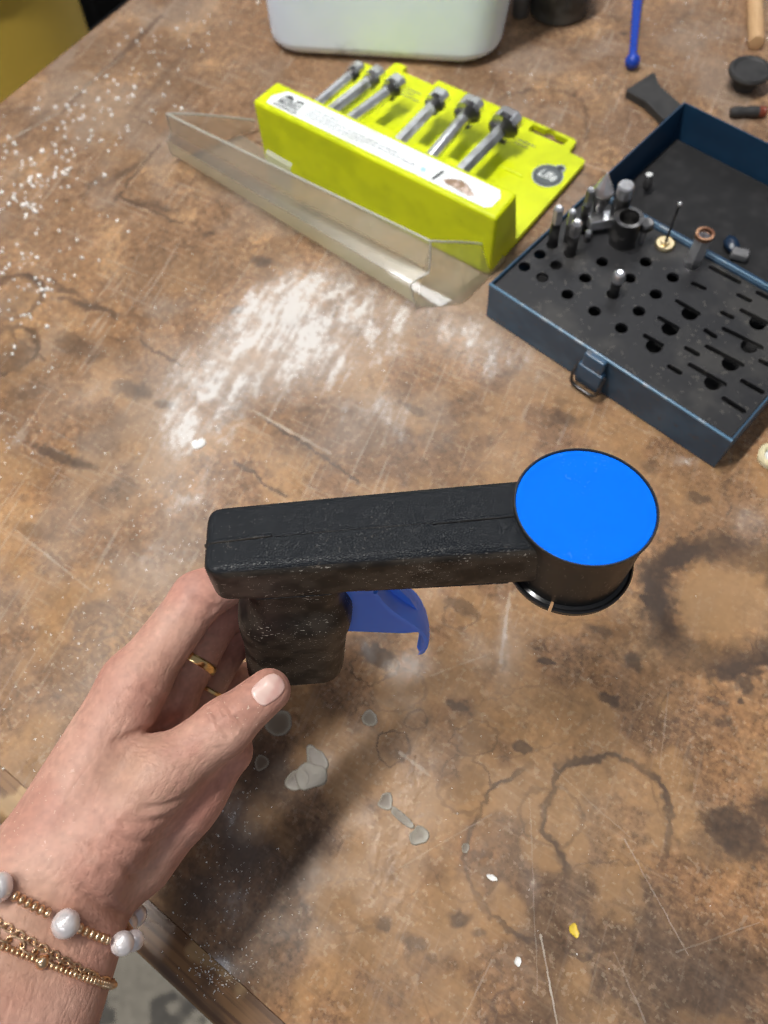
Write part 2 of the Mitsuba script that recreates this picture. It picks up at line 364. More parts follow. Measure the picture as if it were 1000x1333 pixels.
def bench_color(p, n, uv):
    x, y = p.x, p.y
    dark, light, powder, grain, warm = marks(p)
    big = fbm(x * 6 + 3, y * 6, 3.1, 3)
    mid = fbm(x * 34, y * 34, 9.0, 4)
    fine = fbm(x * 700, y * 700, 1.0, 2)
    pale = smoothstep(.25, .5, y + .1 * (big - .5))           # greyer brown towards the far side
    col = mix((.305, .156, .070), (.228, .124, .064), smoothstep(.35, .66, big))
    col = mix(col, mi.Color3f(.245, .145, .084), pale * .75)
    soft = fbm(x * 16 + 40, y * 16, 6.0, 3)
    near = smoothstep(.12, -.05, y + .10 * (big - .5))         # brown near edge, darkened to paint in the vignette
    col = mix(col, mi.Color3f(.15, .078, .038), smoothstep(.40, .78, soft) * (.55 - .35 * pale))
    col = mix(col, mi.Color3f(.16, .085, .042), smoothstep(.42, .85, mid) * (.62 - .25 * pale))
    col = mix(col, mi.Color3f(.47, .28, .14), smoothstep(.52, .15, mid) * .5)
    col = mix(col, mi.Color3f(.13, .080, .048), near * smoothstep(.18, .62, soft) * .85)
    speck = fbm(x * 430 + 3 * big, y * 430, 61.0, 3)
    col *= dr.clip(1 + .7 * (grain - .5) + .65 * (fine - .5) + .55 * (speck - .5), .5, 1.6)
    tide = fbm(x * 24 + 11, y * 24, 17.0, 4)
    tide2 = fbm(x * 34 + 31, y * 34, 27.0, 4)
    where = smoothstep(.40, .62, fbm(x * 9 + 5, y * 9, 41.0, 2))
    line = dr.maximum(smoothstep(.022, .003, dr.abs(tide - .47)), .8 * smoothstep(.018, .003, dr.abs(tide2 - .54)))
    col = mix(col, mi.Color3f(.10, .052, .028), line * where * .55)
    col = mix(col, mi.Color3f(.17, .10, .055), smoothstep(.47, .56, tide) * where * .40)
    col = mix(col, mi.Color3f(.44, .25, .11), smoothstep(.52, .36, tide2) * (1 - pale) * .45)
    far = smoothstep(.08, .35, y + .25 * (big - .5) - .3 * x)
    u2, v2 = rot2(x, y, .50, .86)
    scr = smoothstep(.68, .86, .6 * noise(u2 * 22, v2 * 620, 3.0) + .4 * noise(u2 * 60, v2 * 900, 13.0))
    u3, v3 = rot2(x, y, .80, -.60)
    scr = dr.maximum(scr, .8 * smoothstep(.70, .88, .6 * noise(u3 * 18, v3 * 560, 5.0) + .4 * noise(u3 * 70, v3 * 800, 23.0)))
    col = mix(col, mi.Color3f(.52, .44, .37), scr * (.08 + .26 * far))
    col = mix(col, mi.Color3f(.30, .23, .18), smoothstep(.52, .75, fbm(x * 22 + 3, y * 22, 51.0, 4)) * far * .45)
    fleck = smoothstep(.60, .78, fbm(x * 240 + 9, y * 240, 21.0, 3))
    col = mix(col, mi.Color3f(.09, .055, .035), fleck * .20)
    pit = smoothstep(.62, .80, fbm(.8 * x * 430 + .6 * y * 430, .8 * y * 430 - .6 * x * 430, 31.0, 3))
    col = mix(col, mi.Color3f(.60, .47, .34), pit * .22)
    u, v = rot2(x, y, .77, -.64)
    fibre = smoothstep(.56, .80, noise(u * 45, v * 900, 3.0) * .5 + .5 * fbm(u * 130, v * 500, 8.0, 2))
    col = mix(col, mi.Color3f(.50, .36, .24), fibre * .10)
    col = mix(col, mi.Color3f(.40, .235, .115), warm * .85)
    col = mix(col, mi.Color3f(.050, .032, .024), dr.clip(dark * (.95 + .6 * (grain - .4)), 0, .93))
    col = mix(col, mi.Color3f(.60, .53, .45), light * .8)
    return mix(col, mi.Color3f(.70, .67, .64), dr.clip(powder * .9, 0, .9))


def bench_rough(p, n, uv):
    x, y = p.x, p.y
    return .33 + .50 * smoothstep(.2, .8, fbm(x * 40, y * 40, 4.0, 4))


def bench_bump(p, n, uv):
    x, y = p.x, p.y
    return fbm(x * 120, y * 120, 2.0, 3) + .35 * fbm(x * 520, y * 520, 7.0, 2)


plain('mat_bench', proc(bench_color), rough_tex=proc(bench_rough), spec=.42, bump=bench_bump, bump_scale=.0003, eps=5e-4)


def strip_color(p, n, uv):
    a, b = p.x * .7295 - p.y * .684, p.x * .684 + p.y * .7295
    g = fbm(a * 14, b * 420, p.z * 420, 4)
    col = mix((.23, .120, .050), (.12, .06, .028), smoothstep(.35, .65, g))
    worn = fbm(a * 60, b * 60, p.z * 60 + 4, 3)
    col = mix(col, mi.Color3f(.56, .37, .18), smoothstep(.55, .72, worn) * .5)
    return mix(col, mi.Color3f(.09, .05, .03), smoothstep(.6, .75, fbm(a * 25 + 7, b * 60, 2, 3)) * .7)


plain('mat_strip', proc(strip_color), rough=.38)


def floor_color(p, n, uv):
    g = fbm(p.x * 9, p.y * 9, 1, 4)
    col = mix((.42, .38, .30), (.28, .25, .20), smoothstep(.3, .7, g)) * (.85 + .3 * fbm(p.x * 120, p.y * 120, 5, 2))
    return mix(col, mi.Color3f(.05, .045, .04), smoothstep(.62, .7, fbm(p.x * 22 + 5, p.y * 22, 9, 3)) * .8)


plain('mat_floor', proc(floor_color), rough=.7)

# ------------------------------------------------------------------ the setting
add('floor', trimesh.Trimesh([[-4, -4, -.85], [4, -4, -.85], [4, 5, -.85], [-4, 5, -.85]], [[0, 1, 2], [0, 2, 3]]), 'mat_floor', False, kind='structure')
E1, E2 = np.array([.7295, -.684]), np.array([.684, .7295])


def bench(a, b, z=0.0):
    q = a * E1 + b * E2
    return [q[0], q[1], z]


def bench_mesh(poly_ab, z0, z1):
    m = extrude(Polygon(poly_ab), z1 - z0, z0)
    m.vertices = np.column_stack([m.vertices[:, :2] @ np.array([E1, E2]), m.vertices[:, 2]])
    if m.volume < 0:
        m.invert()
    return m


thing('workbench', 'worn brown workbench top with stains, scratches and white dust under everything else', 'workbench')
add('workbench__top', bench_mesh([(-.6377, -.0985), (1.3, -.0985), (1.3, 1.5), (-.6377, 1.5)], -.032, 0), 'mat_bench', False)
add('workbench__side_edge', bench_mesh([(-.6400, -.0985), (-.6379, -.0985), (-.6379, 1.5), (-.6400, 1.5)], -.030, -.0006), 'mat_strip', False)
# front edging: a strip of solid wood with a rounded outer arris
prof = [(.0, -.05), (.0, -.007), (.0012, -.0035), (.0036, -.001), (.007, 0), (.0222, 0), (.0222, -.05)]
pv = [[-.1211 + q[0], q[1]] for q in prof]
va, vb = [bench(-.6377, q[0], q[1] - .0004) for q in pv], [bench(1.3, q[0], q[1] - .0004) for q in pv]
k = len(pv)
fs = []
for i in range(k):
    j = (i + 1) % k
    fs += [[i, j, k + j], [i, k + j, k + i]]
fs += [[0, i + 1, i] for i in range(1, k - 1)] + [[k, k + i, k + i + 1] for i in range(1, k - 1)]
strip = trimesh.Trimesh(va + vb, fs, process=False)
trimesh.repair.fix_normals(strip)
add('workbench__edge_strip', strip, 'mat_strip', 35, label='narrow wooden edging strip along the front of the bench top')

# ------------------------------------------------------------------ the black hand grip tool, held in the hand
TC = np.array([.0704, .1054, .1778])
TM = np.array([[.99744, .0546, .04615], [-.06201, .98201, .17838], [-.03558, -.18078, .98288]])
TILT = math.radians(2.0)
TM = TM @ np.array([[1, 0, 0], [0, math.cos(TILT), -math.sin(TILT)], [0, math.sin(TILT), math.cos(TILT)]])


def tw(m):
    """tool frame in millimetres -> world"""
    m = m.copy()
    m.vertices = (m.vertices * 1e-3) @ TM.T + TC
    return m


def tool_local(p):
    q = p - mi.Point3f(*TC.tolist())
    return [1000 * (q.x * TM[0, i] + q.y * TM[1, i] + q.z * TM[2, i]) for i in range(3)]


def tool_color(p, n, uv):
    a, b, c = tool_local(p)
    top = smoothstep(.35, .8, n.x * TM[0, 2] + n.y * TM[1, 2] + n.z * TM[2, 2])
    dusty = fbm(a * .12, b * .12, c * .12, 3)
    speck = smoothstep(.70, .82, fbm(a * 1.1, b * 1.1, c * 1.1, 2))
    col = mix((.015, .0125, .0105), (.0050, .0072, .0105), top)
    col = mix(col, mi.Color3f(.085, .068, .052), smoothstep(.32, .7, dusty) * .62 * (1 - top))
    col = mix(col, mi.Color3f(.30, .26, .21), speck * smoothstep(.40, .60, dusty) * .75 * (1 - .85 * top))
    chip = smoothstep(.80, .84, noise(a * 1.3, b * 1.3, c * 1.3 + 50)) * smoothstep(.5, .7, fbm(a * .07 + 4, b * .07, c * .07, 2))
    return mix(col, mi.Color3f(.5, .46, .4), chip * .7 * (1 - top))


def tool_bump(p, n, uv):
    a, b, c = tool_local(p)
    top = smoothstep(.35, .8, n.x * TM[0, 2] + n.y * TM[1, 2] + n.z * TM[2, 2])
    d1, d2, w = voronoi(a * 1.0 + .6 * noise(a * .9, b * .9, 1), b * 1.12 + .6 * noise(a * .9, b * .9, 4))
    return smoothstep(0, .35, d2 - d1) * top * .9 + 0


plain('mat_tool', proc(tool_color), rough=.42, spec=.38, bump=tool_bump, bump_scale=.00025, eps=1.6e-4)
plain('mat_tool_head', proc(lambda p, n, uv: mix((.016, .015, .014), (.12, .105, .085), smoothstep(.68, .84, fbm(tool_local(p)[0] * 1.2, tool_local(p)[1] * 1.2, tool_local(p)[2] * .5, 3)) * .55)), rough=.36)
plain('mat_black_gloss', (.012, .012, .013), rough=.16, spec=.5)


def disc_color(p, n, uv):
    a, b, c = tool_local(p)
    s = smoothstep(.82, .90, noise(a * 1.4 + 7, b * 1.4, 5)) * smoothstep(.6, .8, noise(a * .1, b * .1, 2))
    return mix((.0, .148, .80), (.12, .33, .85), s * .25)


plain('mat_blue_disc', proc(disc_color), rough=.6, spec=.08)
plain('mat_trigger', (.065, .23, .92), rough=.42)

thing('hand_grip_tool', 'black plastic pistol grip tool with a round blue end disc, held up by the hand', 'hand tool')


def droop(x):
    return 1.6 * np.clip((-x - 20) / 116, 0, 1.2) ** 2


def body_sd(p):
    q = p * 1.0
    q[..., 2] = q[..., 2] + droop(q[..., 0])
    s = np.clip(-q[..., 0] / 136, 0, 1)
    q[..., 1] = q[..., 1] * (1 / (1 - .09 * s))
    top, hh = -3.2, 26.5 - 4.5 * s
    q2 = q.copy()
    q2[..., 2] = (q[..., 2] - top) * (22.0 / hh) + 11
    beam = rbox_sd(q2, [-72, .6, 0], [64, 16.3, 11], 4.6)
    plan = np.abs(q2[..., :2] - np.array([-72, .6])) - (np.array([64, 16.3]) - 8.5)
    plan = np.linalg.norm(np.maximum(plan, 0), axis=-1) + np.minimum(plan.max(-1), 0) - 8.5
    beam = -smin(-beam, -plan, 2.0)
    h = p - np.array([-110, 0, -60])
    h = h.copy()
    h[..., 1] = h[..., 1] - (h[..., 2] + 35) * .035
    h[..., 0] = h[..., 0] - h[..., 2] * .13                      # leans back
    neck = rbox_sd(h, [0, 0, 16], [19, 13, 30], 9)
    low = rbox_sd(h, [-.5, 0, -25], [22.5, 14.5, 34], 10)
    grip = smin(neck, low, 11)
    d = smin(beam, grip, 7)
    # finger hollow near the middle of the grip
    zz = p[..., 2] + 92 - .010 * (p[..., 0] + 108) ** 2 * .6
    return d + .30 * np.exp(-(zz / 2.0) ** 2) * (p[..., 1] < 0) 


body = surface(body_sd, [-146, -22, -126], [-4, 22, 1], .9)
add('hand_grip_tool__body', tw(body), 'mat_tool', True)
# the two half shells' seam: raised mould lines
for x0, x1, y0, y1 in ((-135.0, -111, -1.0, -.2), (-54, -24.5, -.9, -.4)):
    xs = np.linspace(x0, x1, 14)
    path = np.column_stack([xs, np.linspace(y0, y1, 14), -3.25 - droop(xs)])
    for _ in range(25):
        path[:, 2] -= .6 * np.clip(body_sd(path), -2, 2)
    add('hand_grip_tool__seam_ridge', tw(tube(path, np.full(14, .75), 8)), 'mat_tool', True)
xs = np.linspace(-110, -26, 22)
path = np.column_stack([xs, xs * 0 - .5 - .1 * np.sin(xs * .1), -3.55 - droop(xs)])
for _ in range(25):
    path[:, 2] -= .6 * np.clip(body_sd(path), -2, 2)
path[:, 2] -= .14
add('hand_grip_tool__seam_line', tw(tube(path, .42, 8)), 'mat_tool', True)
for x0, x1, z0, z1 in ((-120, -92, -25.5, -25.5), (-80, -27, -26.6, -26.6)):
    xs = np.linspace(x0, x1, 12)
    path = np.column_stack([xs, np.full(12, -16.0), np.linspace(z0, z1, 12)])
    for _ in range(25):
        dd = body_sd(path)
        path[:, 1] += .6 * np.clip(dd, -2, 2)
    add('hand_grip_tool__side_rib', tw(tube(path, .40, 8)), 'mat_tool', True)
# head
R = 25.2
head = lathe([(0, -36), (21.4, -36), (22.0, -35.2), (24.0, -7), (24.6, -3.0), (R - .25, -2.0), (R, -1.2), (R, -.2), (R - .3, .15), (R - .55, .15), (R - .8, -.2), (R - .85, -1.2), (0, -1.2)], 96)
add('hand_grip_tool__head', tw(head), 'mat_tool_head', 28)
add('hand_grip_tool__blue_disc', tw(lathe([(0, -1.0), (R - .98, -1.0), (R - .9, -.65), (R - 1.2, -.42), (0, -.32)], 96)), 'mat_blue_disc', 28, label='flat blue disc set in the top of the round head')
# the clip ring below the head: flanged arcs with a notch


def arc(profile, a0, a1, n=40):
    t = np.radians(np.linspace(a0, a1, n))
    pr = np.array(profile, float)
    v = np.stack([np.outer(np.cos(t), pr[:, 0]), np.outer(np.sin(t), pr[:, 0]), np.broadcast_to(pr[:, 1], (n, len(pr)))], -1).reshape(-1, 3)
    k = len(pr)
    f = []
    for i in range(n - 1):
        for j in range(k):
            a, b = i * k + j, i * k + (j + 1) % k
            f += [[a, a + k, b + k], [a, b + k, b]]
    f += [[0, j, j + 1] for j in range(1, k - 1)] + [[(n - 1) * k, (n - 1) * k + j + 1, (n - 1) * k + j] for j in range(1, k - 1)]
    m = trimesh.Trimesh(v, f, process=False)
    trimesh.repair.fix_normals(m)
    return m


ring_prof = [(20.2, -33.6), (21.9, -33.2), (22.1, -35.6), (23.4, -36.2), (24.3, -35.4), (24.9, -36.2), (24.6, -38.4), (20.6, -39.4)]
add('hand_grip_tool__clip_ring', tw(arc(ring_prof, -176, -119)), 'mat_black_gloss', 40)
add('hand_grip_tool__clip_ring', tw(arc(ring_prof, -116, -8)), 'mat_black_gloss', 40)
# trigger: a web plate and a curved finger paddle
web = Polygon([(-97, -46), (-70, -44), (-63, -60), (-58, -78), (-59, -92), (-66, -92), (-95, -84)]).buffer(1.2).buffer(-.6)
w = extrude(web, 3.2)
w = trimesh.Trimesh(np.column_stack([w.vertices[:, 0], w.vertices[:, 2] - 1.6, w.vertices[:, 1]]), w.faces[:, ::-1], process=False)
add('hand_grip_tool__trigger', tw(w), 'mat_trigger', 25, label='blue plastic trigger in front of the grip')
spine = np.array([(-76.0, -36), (-73.5, -46), (-69.0, -57), (-62.5, -67), (-57.5, -77), (-54.8, -88), (-55.2, -101), (-57.0, -113), (-57.8, -119)])
tt = np.linspace(0, 1, 40)
sp = np.column_stack([np.interp(tt, np.linspace(0, 1, 9), spine[:, i]) for i in range(2)])
from scipy.ndimage import gaussian_filter1d
sp = gaussian_filter1d(sp, 2.2, axis=0, mode='nearest')
tn = np.gradient(sp, axis=0); tn /= np.linalg.norm(tn, axis=1, keepdims=True)
nn = np.column_stack([-tn[:, 1], tn[:, 0]])
half = np.interp(tt, [0, .15, .45, .72, .9, 1], [9.0, 9.0, 8.8, 7.0, 3.4, 1.8])
rows = []
for i in range(40):
    hw = half[i]
    sec = []
    for yy, off in [(-hw, 0), (-hw * .6, .9), (0, 1.3), (hw * .6, .9), (hw, 0), (hw, -1.7), (hw * .6, -1.0), (0, -.6), (-hw * .6, -1.0), (-hw, -1.7)]:
        sec.append([sp[i, 0] + nn[i, 0] * off, yy, sp[i, 1] + nn[i, 1] * off])
    rows.append(sec)
rows = np.array(rows); kk = rows.shape[1]
f = []
for i in range(39):
    for j in range(kk):
        a, b = i * kk + j, i * kk + (j + 1) % kk
        f += [[a, a + kk, b + kk], [a, b + kk, b]]
f += [[0, j + 1, j] for j in range(1, kk - 1)] + [[39 * kk, 39 * kk + j, 39 * kk + j + 1] for j in range(1, kk - 1)]
pad = trimesh.Trimesh(rows.reshape(-1, 3), f, process=False)
trimesh.repair.fix_normals(pad)
add('hand_grip_tool__trigger__paddle', tw(pad), 'mat_trigger', 35)
add('hand_grip_tool__trigger__pivot_pin', tw(place(lathe([(0, -2.6), (1.3, -2.6), (1.3, 2.6), (0, 2.6)], 16), (1, 0, 0), (0, 0, 1), (0, -1, 0), (-92.5, 0, -62))), 'mat_black_gloss', 30)

# ------------------------------------------------------------------ the hand and forearm
D = np.array
#<HAND
J = dict(
    f1=D((-0.1787, -0.0434, 0.1399)), f2=D((-0.1592, -0.0649, 0.1187)), w1=D((-0.1521, 0.0061, 0.1267)), w2=D((-0.1337, -0.007, 0.1183)),
    cmc=D((-0.125, 0.0175, 0.1276)), tm=D((-0.0993, 0.0427, 0.1262)), tip_j=D((-0.0738, 0.0584, 0.1226)), tt=D((-0.0561, 0.0704, 0.1205)),
    im0=D((-0.1415, 0.0197, 0.1287)), im1=D((-0.1067, 0.0777, 0.1316)), ip=D((-0.0812, 0.111, 0.1285)), idd=D((-0.0542, 0.1249, 0.1196)), it=D((-0.0381, 0.1297, 0.113)),
    mm0=D((-0.1469, 0.0124, 0.1053)), mm1=D((-0.1045, 0.0742, 0.1035)), mp=D((-0.0795, 0.1113, 0.1032)), md=D((-0.0497, 0.1219, 0.0961)), mt=D((-0.0347, 0.1248, 0.0919)),
    rm0=D((-0.1493, 0.0066, 0.086)), rm1=D((-0.1071, 0.0713, 0.0745)), rp=D((-0.0791, 0.1085, 0.0776)), rd=D((-0.0498, 0.1169, 0.0705)), rt=D((-0.0349, 0.1196, 0.0674)),
    pm0=D((-0.1485, 0.0016, 0.0726)), pm1=D((-0.113, 0.0617, 0.049)), pp=D((-0.0886, 0.0945, 0.0511)), pd=D((-0.0771, 0.0982, 0.0374)), pt=D((-0.0654, 0.1012, 0.0344)),
    th0=D((-0.1185, 0.0217, 0.1031)), th1=D((-0.0976, 0.0394, 0.1026)), th2=D((-0.0781, 0.0522, 0.1031)))
CREASE = []


def arm_sd(p):
    c = lambda a, b, ra, rb: cone(p, J[a], J[b], ra, rb)
    palm = smin(c('f1', 'w1', .024, .0185), c('f2', 'w2', .024, .0180), .030)
    palm = smin(palm, smin(c('im0', 'im1', .0175, .0128), c('mm0', 'mm1', .0175, .0130), .012), .016)
    palm = smin(palm, smin(c('rm0', 'rm1', .0170, .0122), c('pm0', 'pm1', .0160, .0115), .012), .012)
    thumb = smin(c('cmc', 'tm', .0165, .0130), c('tm', 'tip_j', .0122, .0107), .006)
    thumb = smin(thumb, c('tip_j', 'tt', .0106, .0088), .004)
    thenar = smin(c('th0', 'th1', .0205, .0165), c('th1', 'th2', .0165, .0105), .008)
    palm = smin(palm, thenar, .014)
    palm = smin(palm, thumb, .0085)
    d = palm
    for a, r in (('i', .0106), ('m', .0106), ('r', .0100), ('p', .0088)):
        ends = (a + 'm1', a + 'p', a + ('dd' if a == 'i' else 'd'), a + 't')
        fing = smin(c(ends[0], ends[1], r * 1.10, r * .98), c(ends[1], ends[2], r * .96, r * .88), .004)
        fing = smin(fing, c(ends[2], ends[3], r * .88, r * .76), .003)
        d = np.minimum(d, smin(palm, fing, .006))
    near = np.abs(d) < .005
    full, pall = d, p
    p, d = p[near], d[near]
    for pts, w, dep in CREASE if len(d) else ():
        m = np.full(d.shape, 1.0)
        for a, b in zip(pts[:-1], pts[1:]):
            ba = b - a
            t = np.clip(((p - a) @ ba) / (ba @ ba), 0, 1)
            m = np.minimum(m, np.linalg.norm(p - a - t[..., None] * ba, axis=-1))
        d = d + dep * np.exp(-(m / w) ** 2)
    full[near] = d
    return full


#HAND>
CREASE = [([D(q) for q in pts], w, dep) for pts, w, dep in (
    ([(-0.1092, 0.055, 0.1413), (-0.102, 0.0585, 0.1353), (-0.0999, 0.0637, 0.1148), (-0.0956, 0.0661, 0.1116)], .0017, .0014), ([(-0.0958, 0.0664, 0.1119), (-0.0955, 0.0701, 0.1343), (-0.0984, 0.0729, 0.1414)], .0016, .0009),
    ([(-0.0754, 0.0639, 0.1327), (-0.0734, 0.0582, 0.1343), (-0.07, 0.0532, 0.1323)], .0012, .0011), ([(-0.0718, 0.067, 0.131), (-0.0681, 0.0605, 0.1329), (-0.0649, 0.057, 0.1308)], .0012, .0011), ([(-0.0731, 0.0655, 0.132), (-0.0706, 0.059, 0.1338), (-0.0675, 0.0549, 0.1317)], .0010, .0007),
    ([(-0.0795, 0.1065, 0.139), (-0.076, 0.1043, 0.1363), (-0.0736, 0.1035, 0.1325)], .0014, .0014), ([(-0.0839, 0.1007, 0.1391), (-0.0801, 0.0987, 0.1357), (-0.0776, 0.0984, 0.1311)], .0013, .0003),
    ([(-0.1007, 0.031, 0.1385), (-0.0935, 0.0313, 0.1335), (-0.0882, 0.0339, 0.1285)], .0014, .0010), ([(-0.1142, 0.0129, 0.1394), (-0.1081, 0.0101, 0.1201), (-0.1018, 0.0157, 0.1148)], .0015, .0010), ([(-0.1207, 0.008, 0.1414), (-0.1157, 0.002, 0.1305), (-0.1158, -0.0041, 0.1092)], .0015, .0012),
    ([(-0.1161, 0.0209, 0.1426), (-0.1103, 0.016, 0.138), (-0.1079, 0.0119, 0.1282)], .0014, .0007), ([(-0.1026, 0.0183, 0.1242), (-0.0989, 0.0206, 0.1165), (-0.0933, 0.0248, 0.1153)], .0014, .0009), ([(-0.1095, 0.0227, 0.1404), (-0.1028, 0.02, 0.1325), (-0.0981, 0.0238, 0.1223)], .0014, .0009),
    ([(-0.1069, 0.0274, 0.1403), (-0.1003, 0.0262, 0.1356), (-0.094, 0.0283, 0.1277)], .0014, .0008), ([(-0.1188, 0.0041, 0.1374), (-0.1153, -0.0018, 0.1242), (-0.1159, -0.0069, 0.1116)], .0014, .0008), ([(-0.0975, 0.0695, 0.1152), (-0.0945, 0.077, 0.1145), (-0.0932, 0.0833, 0.1141)], .0016, .0004))]


def skin_color(p, n, uv):
    x, y, z = p.x, p.y, p.z
    m = fbm(x * 60, y * 60, z * 60, 3)
    f = fbm(x * 500, y * 500, z * 500, 2)
    col = mix((.52, .300, .228), (.45, .228, .172), smoothstep(.30, .70, m))
    for c, r, s in RED:
        d = dr.norm(p - mi.Point3f(*c))
        col = mix(col, mi.Color3f(.50, .205, .165), s * smoothstep(r, r * .2, d))
    for c, r, s in TAN:
        d = dr.norm(p - mi.Point3f(*c))
        col = mix(col, mi.Color3f(.33, .215, .135), s * smoothstep(r, r * .2, d))
    fre = smoothstep(.84, .93, noise(x * 620, y * 620, z * 620)) * .16
    col = mix(col, mi.Color3f(.30, .16, .11), fre)
    vein = smoothstep(.030, .004, dr.abs(fbm(x * 28 + 3, y * 28, z * 28, 2) - .5))
    col = mix(col, mi.Color3f(.33, .215, .185), vein * .22)
    grime = smoothstep(.55, .75, fbm(x * 45 + 9, y * 45, z * 45, 4)) * smoothstep(.35, .7, f)
    col = mix(col, mi.Color3f(.24, .15, .10), grime * .42)
    glit = smoothstep(.86, .93, noise(x * 1300, y * 1300, z * 1300))
    col = mix(col, mi.Color3f(.75, .62, .5), glit * .5 * smoothstep(.45, .65, fbm(x * 30, y * 30, z * 30 + 5, 2)))
    return col * (.84 + .32 * f)


def skin_bump(p, n, uv):
    x, y, z = p.x, p.y, p.z
    u, v = rot2(x, y, .88, -.47)
    ln = dr.maximum(1 - dr.abs(2 * noise(u * 420, v * 150, z * 420) - 1) * 5, 0) + dr.maximum(1 - dr.abs(2 * noise(u * 170 + 9, v * 460, z * 300) - 1) * 5, 0)
    return -.32 * ln + .5 * fbm(x * 900, y * 900, z * 900, 2) + .6 * noise(u * 260, v * 900, z * 260) + .8 * fbm(x * 160, y * 160, z * 160, 2)


RED = [(J['ip'].tolist(), .020, .6), (J['im1'].tolist(), .020, .25), (J['tt'].tolist(), .014, .5), (J['th1'].tolist(), .034, .6), (J['th2'].tolist(), .02, .6), (J['mm1'].tolist(), .024, .55),
       (J['im0'].tolist(), .022, .35), (J['mp'].tolist(), .02, .7), (J['rp'].tolist(), .02, .7)]
TAN = [((-0.0989, 0.0813, 0.1267), .02, .35), ((-0.1077, 0.0439, 0.1312), .02, .5), ((-0.142, -0.0029, 0.1368), .03, .5)]
plain('mat_skin', proc(skin_color), rough=.52, spec=.34, bump=skin_bump, bump_scale=.00030, eps=1.5e-4)
plain('mat_nail', proc(lambda p, n, uv: mix((.62, .36, .31), (.70, .50, .44), smoothstep(.3, .7, fbm(p.x * 200, p.y * 200, p.z * 200, 2)))), rough=.22, spec=.6)

allj = np.array(list(J.values()))
arm = surface(arm_sd, allj.min(0) - .03, allj.max(0) + .03, .0011)
thing('person', 'bare left hand and forearm reaching in from the lower left and gripping the black tool', 'person')
add('person__arm', arm, 'mat_skin', True, label='pinkish skin of the left hand and forearm, thumb over the grip')


def onto(fn, q, off=0.0, n=12):
    q = np.array(q, float).reshape(-1, 3)
    for _ in range(n):
        d = fn(q) - off
        g = grad(fn, q)
        q = q - d[:, None] * g / np.maximum((g * g).sum(1, keepdims=True), .2)
    return q


# thumb nail: a plate that follows the thumb's end
nc = D((-0.0538, 0.0695, 0.1289))
ax = (J['tt'] - J['tip_j']); ax /= np.linalg.norm(ax)
nrm = grad(arm_sd, nc[None])[0]; nrm /= np.linalg.norm(nrm)
ax -= nrm * (ax @ nrm); ax /= np.linalg.norm(ax)
sd = np.cross(nrm, ax)
gu, gv = np.meshgrid(np.linspace(-1, 1, 31), np.linspace(-1, 1, 31), indexing='ij')
du, dv = gu * np.sqrt(1 - .42 * gv ** 2), gv * np.sqrt(1 - .42 * gu ** 2)      # square -> squircle
edge = np.clip(1 - np.maximum(np.abs(gu), np.abs(gv)), 0, 1)
pts = nc + (du * .0078)[..., None] * ax + (dv * .0060)[..., None] * sd
q = onto(arm_sd, pts.reshape(-1, 3))
q = onto(arm_sd, q, np.where(edge.ravel() < 1e-6, -.0006, .00022 + .00028 * np.minimum(edge.ravel() * 5, 1)))
i, j = np.meshgrid(np.arange(30), np.arange(30), indexing='ij')
qd = np.stack([i * 31 + j, (i + 1) * 31 + j, (i + 1) * 31 + j + 1, i * 31 + j + 1], -1).reshape(-1, 4)
nail = trimesh.Trimesh(q, np.vstack([qd[:, [0, 1, 2]], qd[:, [0, 2, 3]]]), process=False)
if (nail.face_normals.mean(0) @ nrm) < 0:
    nail.invert()
add('person__thumb_nail', nail, 'mat_nail', True, label='short pale pink thumb nail')

plain('mat_gold', (.88, .62, .28), rough=.20, metallic=1.0)
plain('mat_rose_gold', (.78, .55, .34), rough=.24, metallic=1.0)
plain('mat_pearl', proc(lambda p, n, uv: mix((.82, .78, .76), (.66, .60, .61), fbm(p.x * 150, p.y * 150, p.z * 150, 2))), rough=.30, spec=.6, metallic=.45, clearcoat=1.0)


def wrap_loop(axis_p, axis_d, off, n, tilt=(0, 0, 0)):
    """closed loop on the arm's surface, in the plane through axis_p across axis_d"""
    x, y, z = frame_along(axis_d)
    t = np.arange(n) * 2 * np.pi / n
    out = []
    dirs = np.cos(t)[:, None] * x + np.sin(t)[:, None] * y
    s = np.full(n, .06)
    for _ in range(60):
        s = s - .8 * (arm_sd(axis_p + dirs * s[:, None]) - off)
    return axis_p + dirs * s[:, None]


def resample(loop, step):
    c = np.vstack([loop, loop[:1]])
    L = np.r_[0, np.cumsum(np.linalg.norm(np.diff(c, axis=0), axis=1))]
    n = int(L[-1] / step)
    s = np.arange(n) * L[-1] / n
    return np.column_stack([np.interp(s, L, c[:, i]) for i in range(3)]), L[-1]


# two wedding bands
def band(c, d, r, w, th):
    x, y, z = frame_along(d)
    prof = [(r, -w), (r + th * .7, -w), (r + th, -w * .5), (r + th, w * .5), (r + th * .7, w), (r, w), (r - .0002, 0), (r, -w)]
    return place(lathe(prof, 56), x, y, z, c)


def on_bone(a, b, t):
    return J[a] + (J[b] - J[a]) * t, J[b] - J[a]


c, d = on_bone('mm1', 'mp', .50)
key = add('gold_ring', band(c, d, .0107, .0017, .0013), 'mat_gold', 35, 'broad plain gold ring, the upper and wider of the two on the curled fingers', 'ring')
c, d = on_bone('rm1', 'rp', .44)
add('gold_ring', band(c, d, .0102, .0009, .0011), 'mat_gold', 35, 'narrow gold ring, the lower and thinner of the two on the curled fingers', 'ring')

# bracelets
wd = (J['w1'] + J['w2'] - J['f1'] - J['f2']); wd /= np.linalg.norm(wd)
ico = trimesh.creation.icosphere(3)
ico2 = trimesh.creation.icosphere(2)


